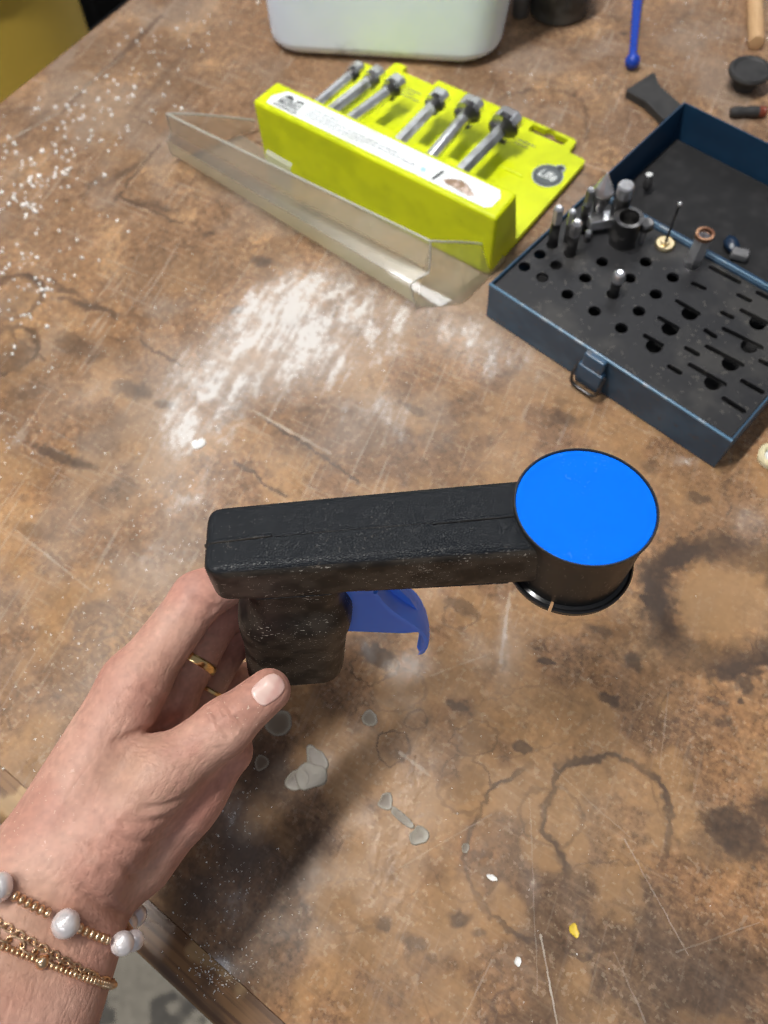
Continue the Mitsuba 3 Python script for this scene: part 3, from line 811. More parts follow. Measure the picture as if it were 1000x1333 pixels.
def ball(c, r, lumpy=0.0, seed=0, m=ico):
    m = m.copy()
    if lumpy:
        m.vertices *= 1 + lumpy * (meshkit.noise(m.vertices * 1.6 + 10 + seed, seed)[:, None] - .5)
    m.vertices = m.vertices * r + c
    return m


def plane_loop(p3, off, n=240):
    """loop on the wrist in the plane that passes through three points of it"""
    a, b, cc = map(np.array, p3)
    nn = np.cross(b - a, cc - a); nn /= np.linalg.norm(nn)
    if nn @ wd < 0:
        nn = -nn
    o = J['w1'] * .5 + J['w2'] * .5
    o = o + wd * (((a - o) @ nn) / (wd @ nn))
    return wrap_loop(o, nn, off, n)


def bead_path(loop, start, sign=1):
    i = np.argmin(np.linalg.norm(loop - start, axis=1))
    l = np.roll(loop, -i, axis=0)
    if sign < 0:
        l = np.roll(l[::-1], 1, axis=0)
    c = np.vstack([l, l[:1]])
    L = np.r_[0, np.cumsum(np.linalg.norm(np.diff(c, axis=0), axis=1))]
    return (lambda s: np.array([np.interp(s % L[-1], L, c[:, k]) for k in range(3)])), L[-1]


P1, P2, P3 = D((-0.1431, 0.0115, 0.1489)), D((-0.1274, 0.0003, 0.1413)), D((-0.1173, -0.0093, 0.1278))
wn = grad(arm_sd, P2[None])[0]; wn /= np.linalg.norm(wn)
loop = plane_loop((P1, P2, P2 - wn * .03 + .1 * (P3 - P1)), .0032)
at_, total = bead_path(loop, D((-0.1431, 0.0115, 0.1489)))
if np.linalg.norm(at_(.02) - P2) > np.linalg.norm(at_(total - .02) - P2):
    at_, total = bead_path(loop, D((-0.1431, 0.0115, 0.1489)), -1)
thing('pearl_bracelet', 'bracelet of white pearls and small gold beads, nearest the hand on the wrist', 'bracelet')
s, k = 0.0, 0
gold_n = (6, 6, 2, 6, 6, 3, 6, 6)
while s < total - .012:
    r = (.0047, .0045, .0040, .0036)[k % 4]
    c = at_(s)
    nr = grad(arm_sd, c[None])[0]; nr /= np.linalg.norm(nr)
    add('pearl_bracelet__pearl', ball(c + nr * (r - .0036), r, .15, k), 'mat_pearl', True)
    s += r + .0013
    for _ in range(gold_n[k % len(gold_n)]):
        c, c2 = at_(s), at_(s + .0005)
        x, y, z = frame_along(c2 - c)
        m = ico2.copy(); m.vertices = m.vertices * [.0017, .0017, .00115]
        add('pearl_bracelet__gold_bead', place(m, x, y, z, c - grad(arm_sd, c[None])[0] * .0012), 'mat_rose_gold', True)
        s += .0024
    s += r - .0002
    k += 1

# gold bead bracelet (lowest) and two chains
P1, P2 = D((-0.1429, -0.0057, 0.1476)), D((-0.1314, -0.0126, 0.1413))
wn = grad(arm_sd, P2[None])[0]; wn /= np.linalg.norm(wn)
Q3 = D((-0.1207, -0.0212, 0.1266))
loop = plane_loop((P1, P2, P2 - wn * .03 + .1 * (Q3 - P1)), .0011)
at_, total = bead_path(loop, P1)
if np.linalg.norm(at_(.02) - P2) > np.linalg.norm(at_(total - .02) - P2):
    at_, total = bead_path(loop, P1, -1)
thing('gold_bead_bracelet', 'fine string of tiny gold beads, the lowest bracelet on the wrist', 'bracelet')
s, k, beads = 0.0, 0, []
bigs = np.linalg.norm(D((-0.1327, -0.0119, 0.1423)) - P1)
while s < total - .0015:
    c, c2 = at_(s), at_(s + .0005)
    x, y, z = frame_along(c2 - c)
    big = abs(s - bigs) < .0009
    m = ico2.copy(); m.vertices = m.vertices * ([.0022, .0022, .0021] if big else [.00125, .00125, .0008])
    mm = place(m, x, y, z, c)
    if k < 60:
        add('gold_bead_bracelet__large_bead' if big else 'gold_bead_bracelet__bead', mm, 'mat_rose_gold', True)
    else:
        beads.append(mm)
    if big:
        s += .0016
    s += .0017
    k += 1
if beads:
    add('gold_bead_bracelet__back_beads', cat(beads), 'mat_rose_gold', True, kind='stuff')


def link(c, tdir, nrm, L, W, r):
    t = np.linspace(0, 2 * np.pi, 17)[:-1]
    z = tdir / np.linalg.norm(tdir)
    y = np.cross(nrm, z); y /= np.linalg.norm(y)
    ring = c + (np.cos(t) * L)[:, None] * z + (np.sin(t) * W)[:, None] * y
    ring = np.vstack([ring, ring[:1]])
    sides = 6
    n = 16
    tg = np.roll(ring[:n], -1, 0) - np.roll(ring[:n], 1, 0); tg /= np.linalg.norm(tg, axis=1, keepdims=True)
    a = np.cross(tg, nrm); a /= np.linalg.norm(a, axis=1, keepdims=True)
    b = np.cross(tg, a)
    an = np.arange(sides) * 2 * np.pi / sides
    v = ring[:n, None] + r * (np.cos(an)[None, :, None] * a[:, None] + np.sin(an)[None, :, None] * b[:, None])
    i, j = np.meshgrid(np.arange(n), np.arange(sides), indexing='ij')
    q = np.stack([i * sides + j, i * sides + (j + 1) % sides, ((i + 1) % n) * sides + (j + 1) % sides, ((i + 1) % n) * sides + j], -1).reshape(-1, 4)
    m = trimesh.Trimesh(v.reshape(-1, 3), np.vstack([q[:, [0, 1, 2]], q[:, [0, 2, 3]]]), process=False)
    if m.volume < 0:
        m.invert()
    return m


for name, lab, pa, pb, pc, L, W, r, step in (
        ('gold_chain_bracelet', 'gold chain of long oval links lying just above the tiny gold beads', D((-0.143, -0.003, 0.1477)), D((-0.1314, -0.0108, 0.1415)), D((-0.1199, -0.0203, 0.1253)), .0031, .0016, .00040, .0047),
        ('gold_chain_bracelet', 'finer gold chain of small links between the pearls and the long link chain', D((-0.1434, 0.0008, 0.1481)), D((-0.1314, -0.0086, 0.1418)), D((-0.1195, -0.0195, 0.1249)), .0015, .0010, .00033, .0022)):
    wn = grad(arm_sd, pb[None])[0]; wn /= np.linalg.norm(wn)
    loop = plane_loop((pa, pb, pb - wn * .03 + .1 * (pc - pa)), .0006)
    at_, total = bead_path(loop, pa)
    if np.linalg.norm(at_(.02) - pb) > np.linalg.norm(at_(total - .02) - pb):
        at_, total = bead_path(loop, pa, -1)
    key = name
    while key in labels:
        key = name + '_001'
    thing(key, lab, 'bracelet')
    n = int(total / step)
    rest = []
    for i in range(n):
        s = i * total / n
        c, c2 = at_(s), at_(s + .0006)
        nr = grad(arm_sd, c[None])[0]; nr /= np.linalg.norm(nr)
        td = (c2 - c) / np.linalg.norm(c2 - c)
        tilt = nr * (1 if i % 2 else .55) + np.cross(nr, td) * (0 if i % 2 else .8)
        mm = link(c, td, tilt / np.linalg.norm(tilt), L, W, r)
        if i < 24 or (i < 40 and L < .002):
            add(key + '__link', mm, 'mat_rose_gold', True)
        else:
            rest.append(mm)
    add(key + '__back_links', cat(rest), 'mat_rose_gold', True, kind='stuff')

# ------------------------------------------------------------------ the blue metal case with its tray of steel bits
O = D((0.0902, 0.3346, 0.032))[:2]
bx = D((0.2043, 0.1943, 0.032))[:2] - O
BL = float(np.linalg.norm(bx)); bx /= BL
by = D([-bx[1], bx[0]]); by = by if by[1] > 0 else -by
BD, BH = .1105, .032


def bw(m):
    """case frame (x along the front, y back, z up) -> world"""
    m = m.copy()
    v = m.vertices
    m.vertices = np.column_stack([O[0] + v[:, 0] * bx[0] + v[:, 1] * by[0], O[1] + v[:, 0] * bx[1] + v[:, 1] * by[1], v[:, 2]])
    if bx[0] * by[1] - bx[1] * by[0] < 0:
        m.invert()
    return m


def bl(x, y):
    q = D([x, y]) - O
    return float(q @ bx), float(q @ by)


def paint(p, n, uv):
    w = fbm(p.x * 60, p.y * 60, p.z * 60, 3)
    col = mix((.036, .084, .140), (.028, .062, .105), smoothstep(.3, .7, w))
    return mix(col, mi.Color3f(.07, .065, .06), smoothstep(.70, .78, fbm(p.x * 260, p.y * 260, p.z * 260, 2)) * .5)


def worn_lit_edge(p, n, uv):  # scuffs, plus a pale cool highlight painted into the front rim
    w = fbm(p.x * 150, p.y * 150, p.z * 150, 3)
    return mix((.075, .17, .27), (.26, .31, .36), smoothstep(.55, .75, w))


plain('mat_case', proc(paint), rough=.40, spec=.5)
plain('mat_case_latch', proc(lambda p, n, uv: mix((.035, .085, .15), (.10, .11, .12), smoothstep(.5, .75, fbm(p.x * 200, p.y * 200, p.z * 200, 3)))), rough=.3)
plain('mat_case_edge', proc(worn_lit_edge), rough=.30, spec=.6)
plain('mat_case_inside', proc(lambda p, n, uv: mix((.014, .055, .115), (.010, .035, .075), fbm(p.x * 50, p.y * 50, p.z * 50, 3))), rough=.42)
plain('mat_foam', proc(lambda p, n, uv: mix((.008, .008, .009), (.022, .021, .022), smoothstep(.4, .8, fbm(p.x * 70, p.y * 70, p.z * 70, 4)))), rough=.75)


def tray_color(p, n, uv):
    g = fbm(p.x * 40, p.y * 40, 3, 4)
    col = mix((.013, .013, .015), (.036, .034, .032), smoothstep(.42, .75, g))
    return mix(col, mi.Color3f(.10, .09, .075), smoothstep(.74, .80, fbm(p.x * 330, p.y * 330, 5, 2)) * .35)


plain('mat_tray', proc(tray_color), rough=.5)
thing('bit_case', 'open blue metal case with a black holed tray, its lid folded flat behind', 'tool case')


def shell(x0, x1, y0, y1, z0, z1, th, floor=True):
    a = m3.Manifold.cube([x1 - x0, y1 - y0, z1 - z0]).translate([x0, y0, z0])
    b = m3.Manifold.cube([x1 - x0 - 2 * th, y1 - y0 - 2 * th, z1 - z0]).translate([x0 + th, y0 + th, z0 + th])
    return mf(a - b)


add('bit_case__body', bw(shell(0, BL, 0, BD, .0006, BH, .0013)), 'mat_case', False)
# rolled front and side rims; only the front one gets the painted highlight colour
for pts in ([(0, .0004), (BL, .0004)], [(.0006, 0), (.0006, BD)], [(BL - .0006, 0), (BL - .0006, BD)]):
    (xa, ya), (xb, yb) = pts
    add('bit_case__rim', bw(tube(np.column_stack([np.linspace(xa, xb, 6), np.linspace(ya, yb, 6), np.full(6, BH)]), .0011 if ya == yb else .0008, 10)), 'mat_case_edge' if ya == yb else 'mat_case', True)
GAP = .0022
add('bit_case__lid', bw(shell(-.0008, BL + .0008, BD + GAP, 2 * BD + GAP, .0006, BH + .0006, .0011)), 'mat_case_inside', False, label='dark blue lid lying open behind the tray')
add('bit_case__lid__foam', bw(mf(rbox([.003, BD + GAP + .003, .002], [BL - .003, 2 * BD + GAP - .003, .006], .0015, 8))), 'mat_foam', 30)
add('bit_case__hinge', bw(tube(np.column_stack([np.linspace(.002, BL - .002, 30), np.full(30, BD + GAP * .5), np.full(30, BH + .0002)]), .0008, 10)), 'mat_case_edge', True, label='thin scuffed hinge between case and lid')
# the tray
holes = [(0.1164, 0.3467), (0.1287, 0.3552), (0.137, 0.344), (0.1258, 0.3355), (0.1386, 0.3186), (0.153, 0.3296), (0.1671, 0.3409),
         (0.1521, 0.3021), (0.1651, 0.286), (0.1794, 0.2969), (0.181, 0.3242), (0.1936, 0.3082), (0.1948, 0.3355), (0.208, 0.3196),
         (0.1482, 0.3521), (0.1621, 0.3702), (0.1669, 0.3133), (0.1386, 0.3622), (0.1847, 0.3545), (0.1732, 0.3787), (0.2105, 0.3453), (0.223, 0.3273)]
slots = [(((0.2343, 0.3231)), ((0.2475, 0.3081)), 0), (((0.2193, 0.3123)), ((0.2248, 0.3073)), 0), (((0.244, 0.2979)), ((0.2491, 0.2925)), 0), (((0.2563, 0.2975)), ((0.262, 0.2913)), 0),
         (((0.2052, 0.3002)), ((0.2148, 0.2884)), 1), (((0.2298, 0.2862)), ((0.2342, 0.2817)), 0), (((0.2419, 0.2858)), ((0.2533, 0.2738)), 1), (((0.1905, 0.2892)), ((0.1989, 0.2797)), 1),
         (((0.2154, 0.2748)), ((0.2194, 0.2693)), 0), (((0.2267, 0.2739)), ((0.2439, 0.2564)), 1), (((0.1999, 0.2639)), ((0.2049, 0.2583)), 0), (((0.1779, 0.2775)), ((0.1856, 0.2689)), 1),
         (((0.2125, 0.2628)), ((0.2284, 0.2459)), 1), (((0.1859, 0.2524)), ((0.1905, 0.247)), 0), (((0.2404, 0.2466)), ((0.2446, 0.2424)), 0), (((0.1984, 0.2513)), ((0.2137, 0.2343)), 1),
         (((0.225, 0.2345)), ((0.2334, 0.2252)), 0), (((0.2104, 0.2243)), ((0.2185, 0.2142)), 0)]
plate = sbox(.0018, .0018, BL - .0018, BD - .0012)
cut = [Point(*bl(*h)).buffer(.0041, 12) for h in holes]
for a, b, big in slots:
    a, b = bl(*a), bl(*b)
    g = LineString([a, b]).buffer(.0017, 6)
    if big:
        d = D(b) - D(a); d /= np.linalg.norm(d); nrm2 = D([d[1], -d[0]])
        g = g.union(Point(*(D(a) * .25 + D(b) * .75 + nrm2 * .0035)).buffer(.0052, 10))
    cut.append(g)
tray = plate.difference(unary_union(cut))
add('bit_case__tray', bw(extrude(tray, .0026, .0274)), 'mat_tray', False, label='black plastic tray with round holes and key shaped slots')
add('bit_case__tray__liner', bw(mf(m3.Manifold.cube([BL - .004, BD - .004, .003]).translate([.002, .002, .006]))), 'mat_foam', False)  # black sheet added below the tray so its holes read dark
# latch
lx, ly = bl(*(0.151, 0.2714))
lx = float(np.clip(lx, .02, BL - .02))
hasp = cat([mf(rbox([lx - .0075, -.0052, .0215], [lx + .0075, -.0004, BH + .0012], .0013, 10)), mf(rbox([lx - .0092, -.0062, .0085], [lx + .0092, -.0005, .0222], .0013, 8)), mf(rbox([lx - .0098, -.0040, .002], [lx + .0098, -.0005, .010], .0009, 8))])
add('bit_case__latch', bw(hasp), 'mat_case_latch', 30, label='blue metal toggle latch on the front of the case')
wl = .0095
wire = np.array([(lx - wl, -.002, .020), (lx - wl - .001, -.0075, .013), (lx - wl, -.0085, .006), (lx - wl + .003, -.0085, .0035), (lx + wl - .003, -.0085, .0035), (lx + wl, -.0085, .006), (lx + wl + .001, -.0075, .013), (lx + wl, -.002, .020)])
tq = np.linspace(0, 7, 50)
wire = gaussian_filter1d(np.column_stack([np.interp(tq, np.arange(8), wire[:, i]) for i in range(3)]), 1.2, axis=0, mode='nearest')
plain('mat_steel', proc(lambda p, n, uv: mix((.84, .84, .86), (.55, .54, .53), smoothstep(.4, .7, fbm(p.x * 120, p.y * 120, p.z * 120, 3)))), rough=.16, metallic=.86)
plain('mat_dark_steel', proc(lambda p, n, uv: mix((.07, .068, .068), (.24, .23, .22), smoothstep(.45, .75, fbm(p.x * 150, p.y * 150, p.z * 150, 3)))), rough=.32, metallic=.8)
plain('mat_brass', (.72, .58, .34), rough=.3, metallic=1.0)
plain('mat_copper', proc(lambda p, n, uv: mix((.62, .34, .2), (.26, .12, .07), smoothstep(.4, .7, fbm(p.x * 300, p.y * 300, p.z * 300, 2)))), rough=.38, metallic=1.0)
add('bit_case__latch__wire_loop', bw(tube(wire, .0011, 8)), 'mat_dark_steel', True)
knob = lambda: None
BITS = [  # base x, y, z, height; radius; kind; label
    ((0.1395, 0.3643, 0.027, 0.0334), .0028, 'round', 'plain steel peg at the left end of the row of upright bits in the case'),
    ((0.149, 0.3534, 0.027, 0.0302), .0031, 'round', 'steel peg standing in front of the row, second from its left end'),
    ((0.1487, 0.3632, 0.027, 0.03), .0020, 'round', 'thin dark peg between the two leftmost steel pegs in the case'),
    ((0.1618, 0.3734, 0.027, 0.036), .0023, 'round', 'slim steel peg just left of the cone tipped bit'),
    ((0.1712, 0.375, 0.027, 0.0445), .0058, 'cone', 'cone tipped steel bit, its bright point the tallest in the case'),
    ((0.183, 0.3691, 0.027, 0.0387), .0046, 'step', 'tall stepped steel rod right of the cone tipped bit'),
    ((0.1847, 0.3561, 0.027, 0.0239), .0074, 'cup', 'wide hollow steel punch with an open top ring'),
    ((0.1966, 0.3538, 0.027, 0.0196), .0042, 'knob', 'short round headed bit right of the wide hollow punch'),
    ((0.162, 0.3613, 0.027, 0.0094), .0017, 'round', 'tiny steel stub standing before the cone tipped bit'),
    ((0.1714, 0.3693, 0.027, 0.0149), .0055, 'bracket', 'low square headed steel bit in front of the cone tipped one'),
    ((0.1679, 0.3144, 0.027, 0.0223), .0036, 'dome', 'single dome topped steel pin standing alone among the empty round holes'),
    ((0.2249, 0.3304, 0.027, 0.0273), .0056, 'tube', 'steel tube with a copper coloured mouth at the right of the case'),
]
labels_group = None
for (x, y, z, h), r, kind, lab in BITS:
    r *= 1.0 if kind == 'tube' else 1.22
    key = 'steel_bit'
    while key in labels:
        key = f'steel_bit_{(int(key[-3:]) if key[-1].isdigit() else 0) + 1:03d}'
    thing(key, lab, 'tool bit', 'upright bits in the blue case')
    h = max(h, .012)
    z0 = .0268

    def part(prof, n, mat, nm, sm=30):
        m = lathe(prof, n); m.apply_translation([x, y, z0])
        add(f'{key}__{nm}', m, mat, sm)
    if kind == 'round':
        part([(0, 0), (r * .95, 0), (r * .95, h * .62), (0, h * .62)], 20, 'mat_dark_steel', 'shank')
        part([(0, h * .62), (r, h * .62), (r, h - r * .5), (r * .55, h), (0, h)], 6 if r > .0025 else 20, 'mat_steel', 'tip')
    elif kind == 'cone':
        part([(0, 0), (.0032, 0), (.0034, h * .35), (r * .92, h * .62), (r, h * .68), (0, h * .68)], 24, 'mat_dark_steel', 'shank')
        part([(0, h * .68), (r, h * .68), (r * .92, h * .72), (.0006, h), (0, h)], 10, 'mat_steel', 'tip', False)
    elif kind == 'step':
        part([(0, 0), (r, 0), (r, h * .75), (r * .9, h * .78), (0, h * .78)], 24, 'mat_dark_steel', 'shank')
        part([(0, h * .78), (r * .95, h * .78), (r * .95, h * .97), (r * .8, h), (0, h)], 24, 'mat_steel', 'tip')
    elif kind in ('cup', 'tube'):
        part([(0, 0), (r * .92, 0), (r, .002), (r, h * .9), (r * .72, h * .9), (r * .72, h * .3), (0, h * .3)], 6 if kind == 'tube' else 32, 'mat_dark_steel' if kind == 'cup' else 'mat_steel', 'barrel')
        part([(r * .74, h * .9), (r * 1.02, h * .9), (r * 1.04, h), (r * .74, h), (r * .74, h * .9)], 32, 'mat_dark_steel' if kind == 'cup' else 'mat_copper', 'mouth_ring')
    elif kind == 'knob':
        part([(0, 0), (r * .4, 0), (r * .4, h * .7), (0, h * .7)], 16, 'mat_steel', 'shank')
        part([(0, h * .68), (r * .7, h * .68), (r, h * .8), (r, h * .94), (r * .8, h), (0, h)], 24, 'mat_dark_steel', 'head')
    elif kind == 'bracket':
        part([(0, 0), (r * .5, 0), (r * .5, h * .55), (0, h * .55)], 16, 'mat_dark_steel', 'shank')
        hd = mf(rbox([-r * 1.2, -r * .7, h * .5], [r * 1.2, r * .7, h], .0008, 8)); hd.apply_translation([x, y, z0])
        add(f'{key}__head', hd, 'mat_steel', 30)
    elif kind == 'dome':
        part([(0, 0), (r * .72, 0), (r * .72, h * .7), (0, h * .7)], 20, 'mat_dark_steel', 'shank')
        part([(0, h * .68), (r, h * .68), (r, h * .8), (r * .75, h * .94), (r * .35, h), (0, h)], 24, 'mat_steel', 'head')
# brass disc with an upright pin
x, y, z, h = (0.2109, 0.3476, 0.031, 0.0317)
thing('brass_disc_bit', 'flat brass disc with a thin upright pin, lying on the right side of the tray', 'tool bit')
m = lathe([(0, 0), (.0066, 0), (.0068, .0012), (.0060, .0022), (.0056, .0016), (.0030, .0016), (.0026, .0030), (0, .0032)], 40); m.apply_translation([x, y, .0302])
add('brass_disc_bit__disc', m, 'mat_brass', 30)
m = lathe([(0, 0), (.0009, 0), (.0007, h), (0, h)], 12); m.apply_translation([x, y, .0325])
add('brass_disc_bit__pin', m, 'mat_dark_steel', 30)
add('brass_disc_bit__ball', ball(D([x, y, .0325 + h]), .0016), 'mat_steel', True)
# small driver with a pale tip leaning in the lid, loose scraps in the lid
p0, p1 = D((0.2244, 0.4195, 0.01)), D((0.2243, 0.4222, 0.022))
thing('small_screwdriver', 'small black screwdriver with a pale tip leaning in the open lid', 'screwdriver')
plain('mat_white_plastic', (.70, .71, .70), rough=.4)
plain('mat_black_rubber', proc(lambda p, n, uv: mix((.018, .018, .019), (.045, .043, .042), fbm(p.x * 120, p.y * 120, p.z * 120, 3))), rough=.6)
add('small_screwdriver__handle', tube(np.linspace(p0, p0 + (p1 - p0) * .8, 6), [.0022, .003, .003, .003, .0026, .0015], 12), 'mat_black_rubber', True)
add('small_screwdriver__tip', tube(np.linspace(p0 + (p1 - p0) * .8, p1, 4), [.0020, .0026, .0026, .0012], 12), 'mat_white_plastic', True)
c = D((0.2665, 0.3569, 0.01))
m = trimesh.creation.icosphere(2); m.vertices = m.vertices * [.0052, .0075, .0035] * (1 + .3 * (meshkit.noise(m.vertices * 2 + 4)[:, None] - .5)) + c
plain('mat_blue_scrap', (.008, .022, .05), rough=.3)
add('blue_plastic_cap', m, 'mat_blue_scrap', True, 'small dark blue plastic cap lying in the open lid', 'cap')
c = D((0.2686, 0.3472, 0.01))
m = mf(rbox([-.0058, -.0038, -.003], [.0058, .0038, .003], .0013, 8)); m = place(m, (.86, -.5, 0), (.5, .86, 0), (0, 0, 1), c)
plain('mat_grey_scrap', (.15, .15, .155), rough=.5)
add('grey_plastic_block', m, 'mat_grey_scrap', 30, 'small grey block beside the blue cap in the open lid', 'block')

# ------------------------------------------------------------------ yellow green drill bit pack and its clear cover
YO = D((-0.0528, 0.5192, 0))[:2]
yx = D((0.099, 0.3691, 0))[:2] - YO
YL = float(np.linalg.norm(yx)); yx /= YL
yy = D([-yx[1], yx[0]]); yy = yy if yy[1] > 0 else -yy
YH, YD = .0515, .0245


def yw(m):
    m = m.copy()
    v = m.vertices
    m.vertices = np.column_stack([YO[0] + v[:, 0] * yx[0] + v[:, 1] * yy[0], YO[1] + v[:, 0] * yx[1] + v[:, 1] * yy[1], v[:, 2]])
    if yx[0] * yy[1] - yx[1] * yy[0] < 0:
        m.invert()
    return m


def yl(x, y):
    q = D([x, y]) - YO
    return float(q @ yx), float(q @ yy)


plain('mat_yellow', proc(lambda p, n, uv: mix((.66, .74, .003), (.57, .65, .003), smoothstep(.35, .7, fbm(p.x * 45, p.y * 45, p.z * 45, 3))) * (1 - .18 * smoothstep(.76, .9, fbm(p.x * 110, p.y * 110, p.z * 110, 3)))), rough=.42, spec=.4)
thing('drill_bit_pack', 'bright yellow green plastic pack holding a row of steel drill bits', 'drill bit case')
s8 = m3.Manifold.sphere(.0028, 16)
blk = m3.Manifold.batch_hull([s8.translate([x, y, z]) for x, y, z in (
    [(.0028, .0028, .0028), (YL - .0028, .0028, .0028), (YL - .0028, .034, .0028), (.0028, .034, .0028), (.0024, .0048, YH - .0028), (YL + .0002 - .0028, .0048, YH - .0028), (YL - .0005 - .0028, .0048 + YD - .003, YH - .0028), (.0034, .0048 + YD - .003, YH - .0028)])])
add('drill_bit_pack__holder', yw(mf(blk)), 'mat_yellow', 30)
# back panel with a hanging tab and two slots
tab0, tab1 = yl(*(0.0574, 0.6001)), yl(*(0.1907, 0.4832))
pc = yl(*(0.1914, 0.4617))
pan = Polygon([(-.001, .0), (YL - .0005, 0), (pc[0], pc[1]), (-.0005, pc[1])]).union(Polygon([(tab0[0], pc[1] - .01), (tab1[0], pc[1] - .01), (tab1[0] - .001, tab1[1]), (tab0[0] + .001, tab1[1])]))
pan = pan.buffer(-.004).buffer(.004, 8).buffer(.004).buffer(-.004, 8)


def hang(u, v):
    c = yl(u, v)
    g = sbox(c[0] - .0145, c[1] - .0022, c[0] + .0145, c[1] + .0022).buffer(.0016)
    return g.union(Point(c[0], c[1] + .002).buffer(.0048, 10))


pan = pan.difference(unary_union([hang(*(0.1692, 0.4948)), hang(*(0.0827, 0.5855))]))
add('drill_bit_pack__back_panel', yw(extrude(pan, .0045, .0015)), 'mat_yellow', False)
# raised rests between the bits
E_BITS = [(((0.0072, 0.5522, 0.026)), ((0.0279, 0.5717, 0.026)), .0042, .0060), (((0.0177, 0.5416, 0.026)), ((0.0421, 0.5619, 0.026)), .0046, .0072), (((0.0278, 0.5251, 0.026)), ((0.0559, 0.5468, 0.026)), .0048, .0085),
          (((0.0604, 0.4954, 0.026)), ((0.086, 0.5229, 0.026)), .0048, .0085), (((0.0804, 0.4743, 0.026)), ((0.1081, 0.5065, 0.026)), .0050, .0110), (((0.0998, 0.4547, 0.026)), ((0.1317, 0.4859, 0.026)), .0052, .0122)]
bx_at = [yl(a[0], a[1])[0] for a, b, r, R2 in E_BITS]
edges = [-.0] + [(bx_at[i] + bx_at[i + 1]) / 2 for i in range(5)] + [YL]
for i in range(5):
    m_ = edges[i + 1]
    wd_ = (bx_at[i + 1] - bx_at[i]) * .5 - .0062
    if wd_ > .0006:
        add('drill_bit_pack__bit_rest', yw(mf(rbox([m_ - wd_, .030, .003], [m_ + wd_, .064, .021], min(.0024, wd_ * .8), 10))), 'mat_yellow', 30)
add('drill_bit_pack__ridge', yw(mf(rbox([YL - .052, pc[1] - .042, .0045], [YL - .030, pc[1] - .040, .0075], .0009, 8))), 'mat_yellow', 30)
# paper label on the holder's top with print
lab0 = .006
zt = YH + .00005
lp = Polygon([(.010, .0035), (YL - .012, .0035), (YL - .008, .0065), (YL - .0075, .0165), (YL - .012, .0225), (YL * .55, .0225), (.040, .0225), (.016, .0215), (.009, .012)]).buffer(-.0015).buffer(.0015, 6)
lp = Polygon([(x, y + .0025) for x, y in lp.exterior.coords])


def paper(p, n, uv):
    w = fbm(p.x * 60, p.y * 60, 2, 3)
    return mix((.80, .83, .83), (.66, .68, .62), smoothstep(.5, .75, w) * .6)


plain('mat_paper', proc(paper), rough=.35, spec=.4)
plain('mat_ink', (.028, .032, .034), rough=.4)
plain('mat_grey_ink', (.34, .37, .40), rough=.45)
plain('mat_brown_ink', proc(lambda p, n, uv: mix((.30, .19, .12), (.62, .50, .42), smoothstep(.4, .65, fbm(p.x * 300, p.y * 300, 1, 3)))), rough=.45)
add('drill_bit_pack__label', yw(extrude(lp, .0003, zt)), 'mat_paper', False, label='white printed paper label along the top of the holder')
zi = zt + .00034


def text(s, h, x, y, key, mat, bold=True, shear=0.0, width=None):
    t = meshkit.text_mesh(s, h, .00015, bold)
    if width:
        t.vertices[:, 0] *= width / (t.vertices[:, 0].max())
    t.vertices[:, 0] += t.vertices[:, 1] * shear
    t.apply_translation([x, y, zi])
    add(key, yw(t), mat, False)


text('MIBRO', .0056, .0165, .0108, 'drill_bit_pack__label__lettering', 'mat_ink', True, .0, .0195)
mt = Polygon([(.0175, .0175), (.0200, .0205), (.0225, .0213), (.0245, .0205), (.0262, .0188), (.0272, .0175)])
mt2 = Polygon([(.0290, .0175), (.0296, .0202), (.0312, .0196), (.0330, .0208), (.0348, .0200), (.0362, .0176), (.0345, .0176), (.0335, .0186), (.0318, .0184), (.0312, .0175)])
add('drill_bit_pack__label__emblem', yw(extrude(mt.union(mt2), .00015, zi)), 'mat_ink', False)
add('drill_bit_pack__label__bar', yw(extrude(sbox(.0150, .0078, .0375, .0092), .00015, zi)), 'mat_ink', False)
add('drill_bit_pack__label__rule', yw(extrude(Polygon([(.0405, .008), (.0408, .008), (.0438, .0205), (.0435, .0205)]), .00015, zi)), 'mat_grey_ink', False)
prt = []
r2 = np.random.default_rng(3)
for yv, xa, xb, hgt in ((.0182, .046, .068, .0012), (.0150, .0445, .125, .0011), (.0122, .0435, .140, .0010), (.0100, .043, .098, .0008)):
    xx = xa
    while xx < xb:
        wdt = r2.uniform(.0022, .0062)
        prt.append(extrude(sbox(xx, yv, min(xx + wdt, xb), yv + hgt), .00012, zi))
        xx += wdt + .0011
add('drill_bit_pack__label__small_print', yw(cat(prt)), 'mat_grey_ink', False, kind='stuff')
plain('mat_sky_ink', (.35, .62, .72), rough=.4)
add('drill_bit_pack__label__blue_mark', yw(extrude(Point(.1475, .0125).buffer(.0018), .00015, zi)), 'mat_sky_ink', False)
add('drill_bit_pack__label__dark_bar', yw(extrude(Polygon([(.157, .0085), (.1592, .0085), (.1610, .0185), (.1588, .0185)]), .00015, zi)), 'mat_ink', False)
pic = Polygon([(.164, .0120), (.170, .0165), (.176, .0182), (.182, .0165), (.190, .0115), (.187, .0090), (.176, .0098), (.168, .0100)])
add('drill_bit_pack__label__picture', yw(extrude(pic, .00015, zi)), 'mat_brown_ink', False)
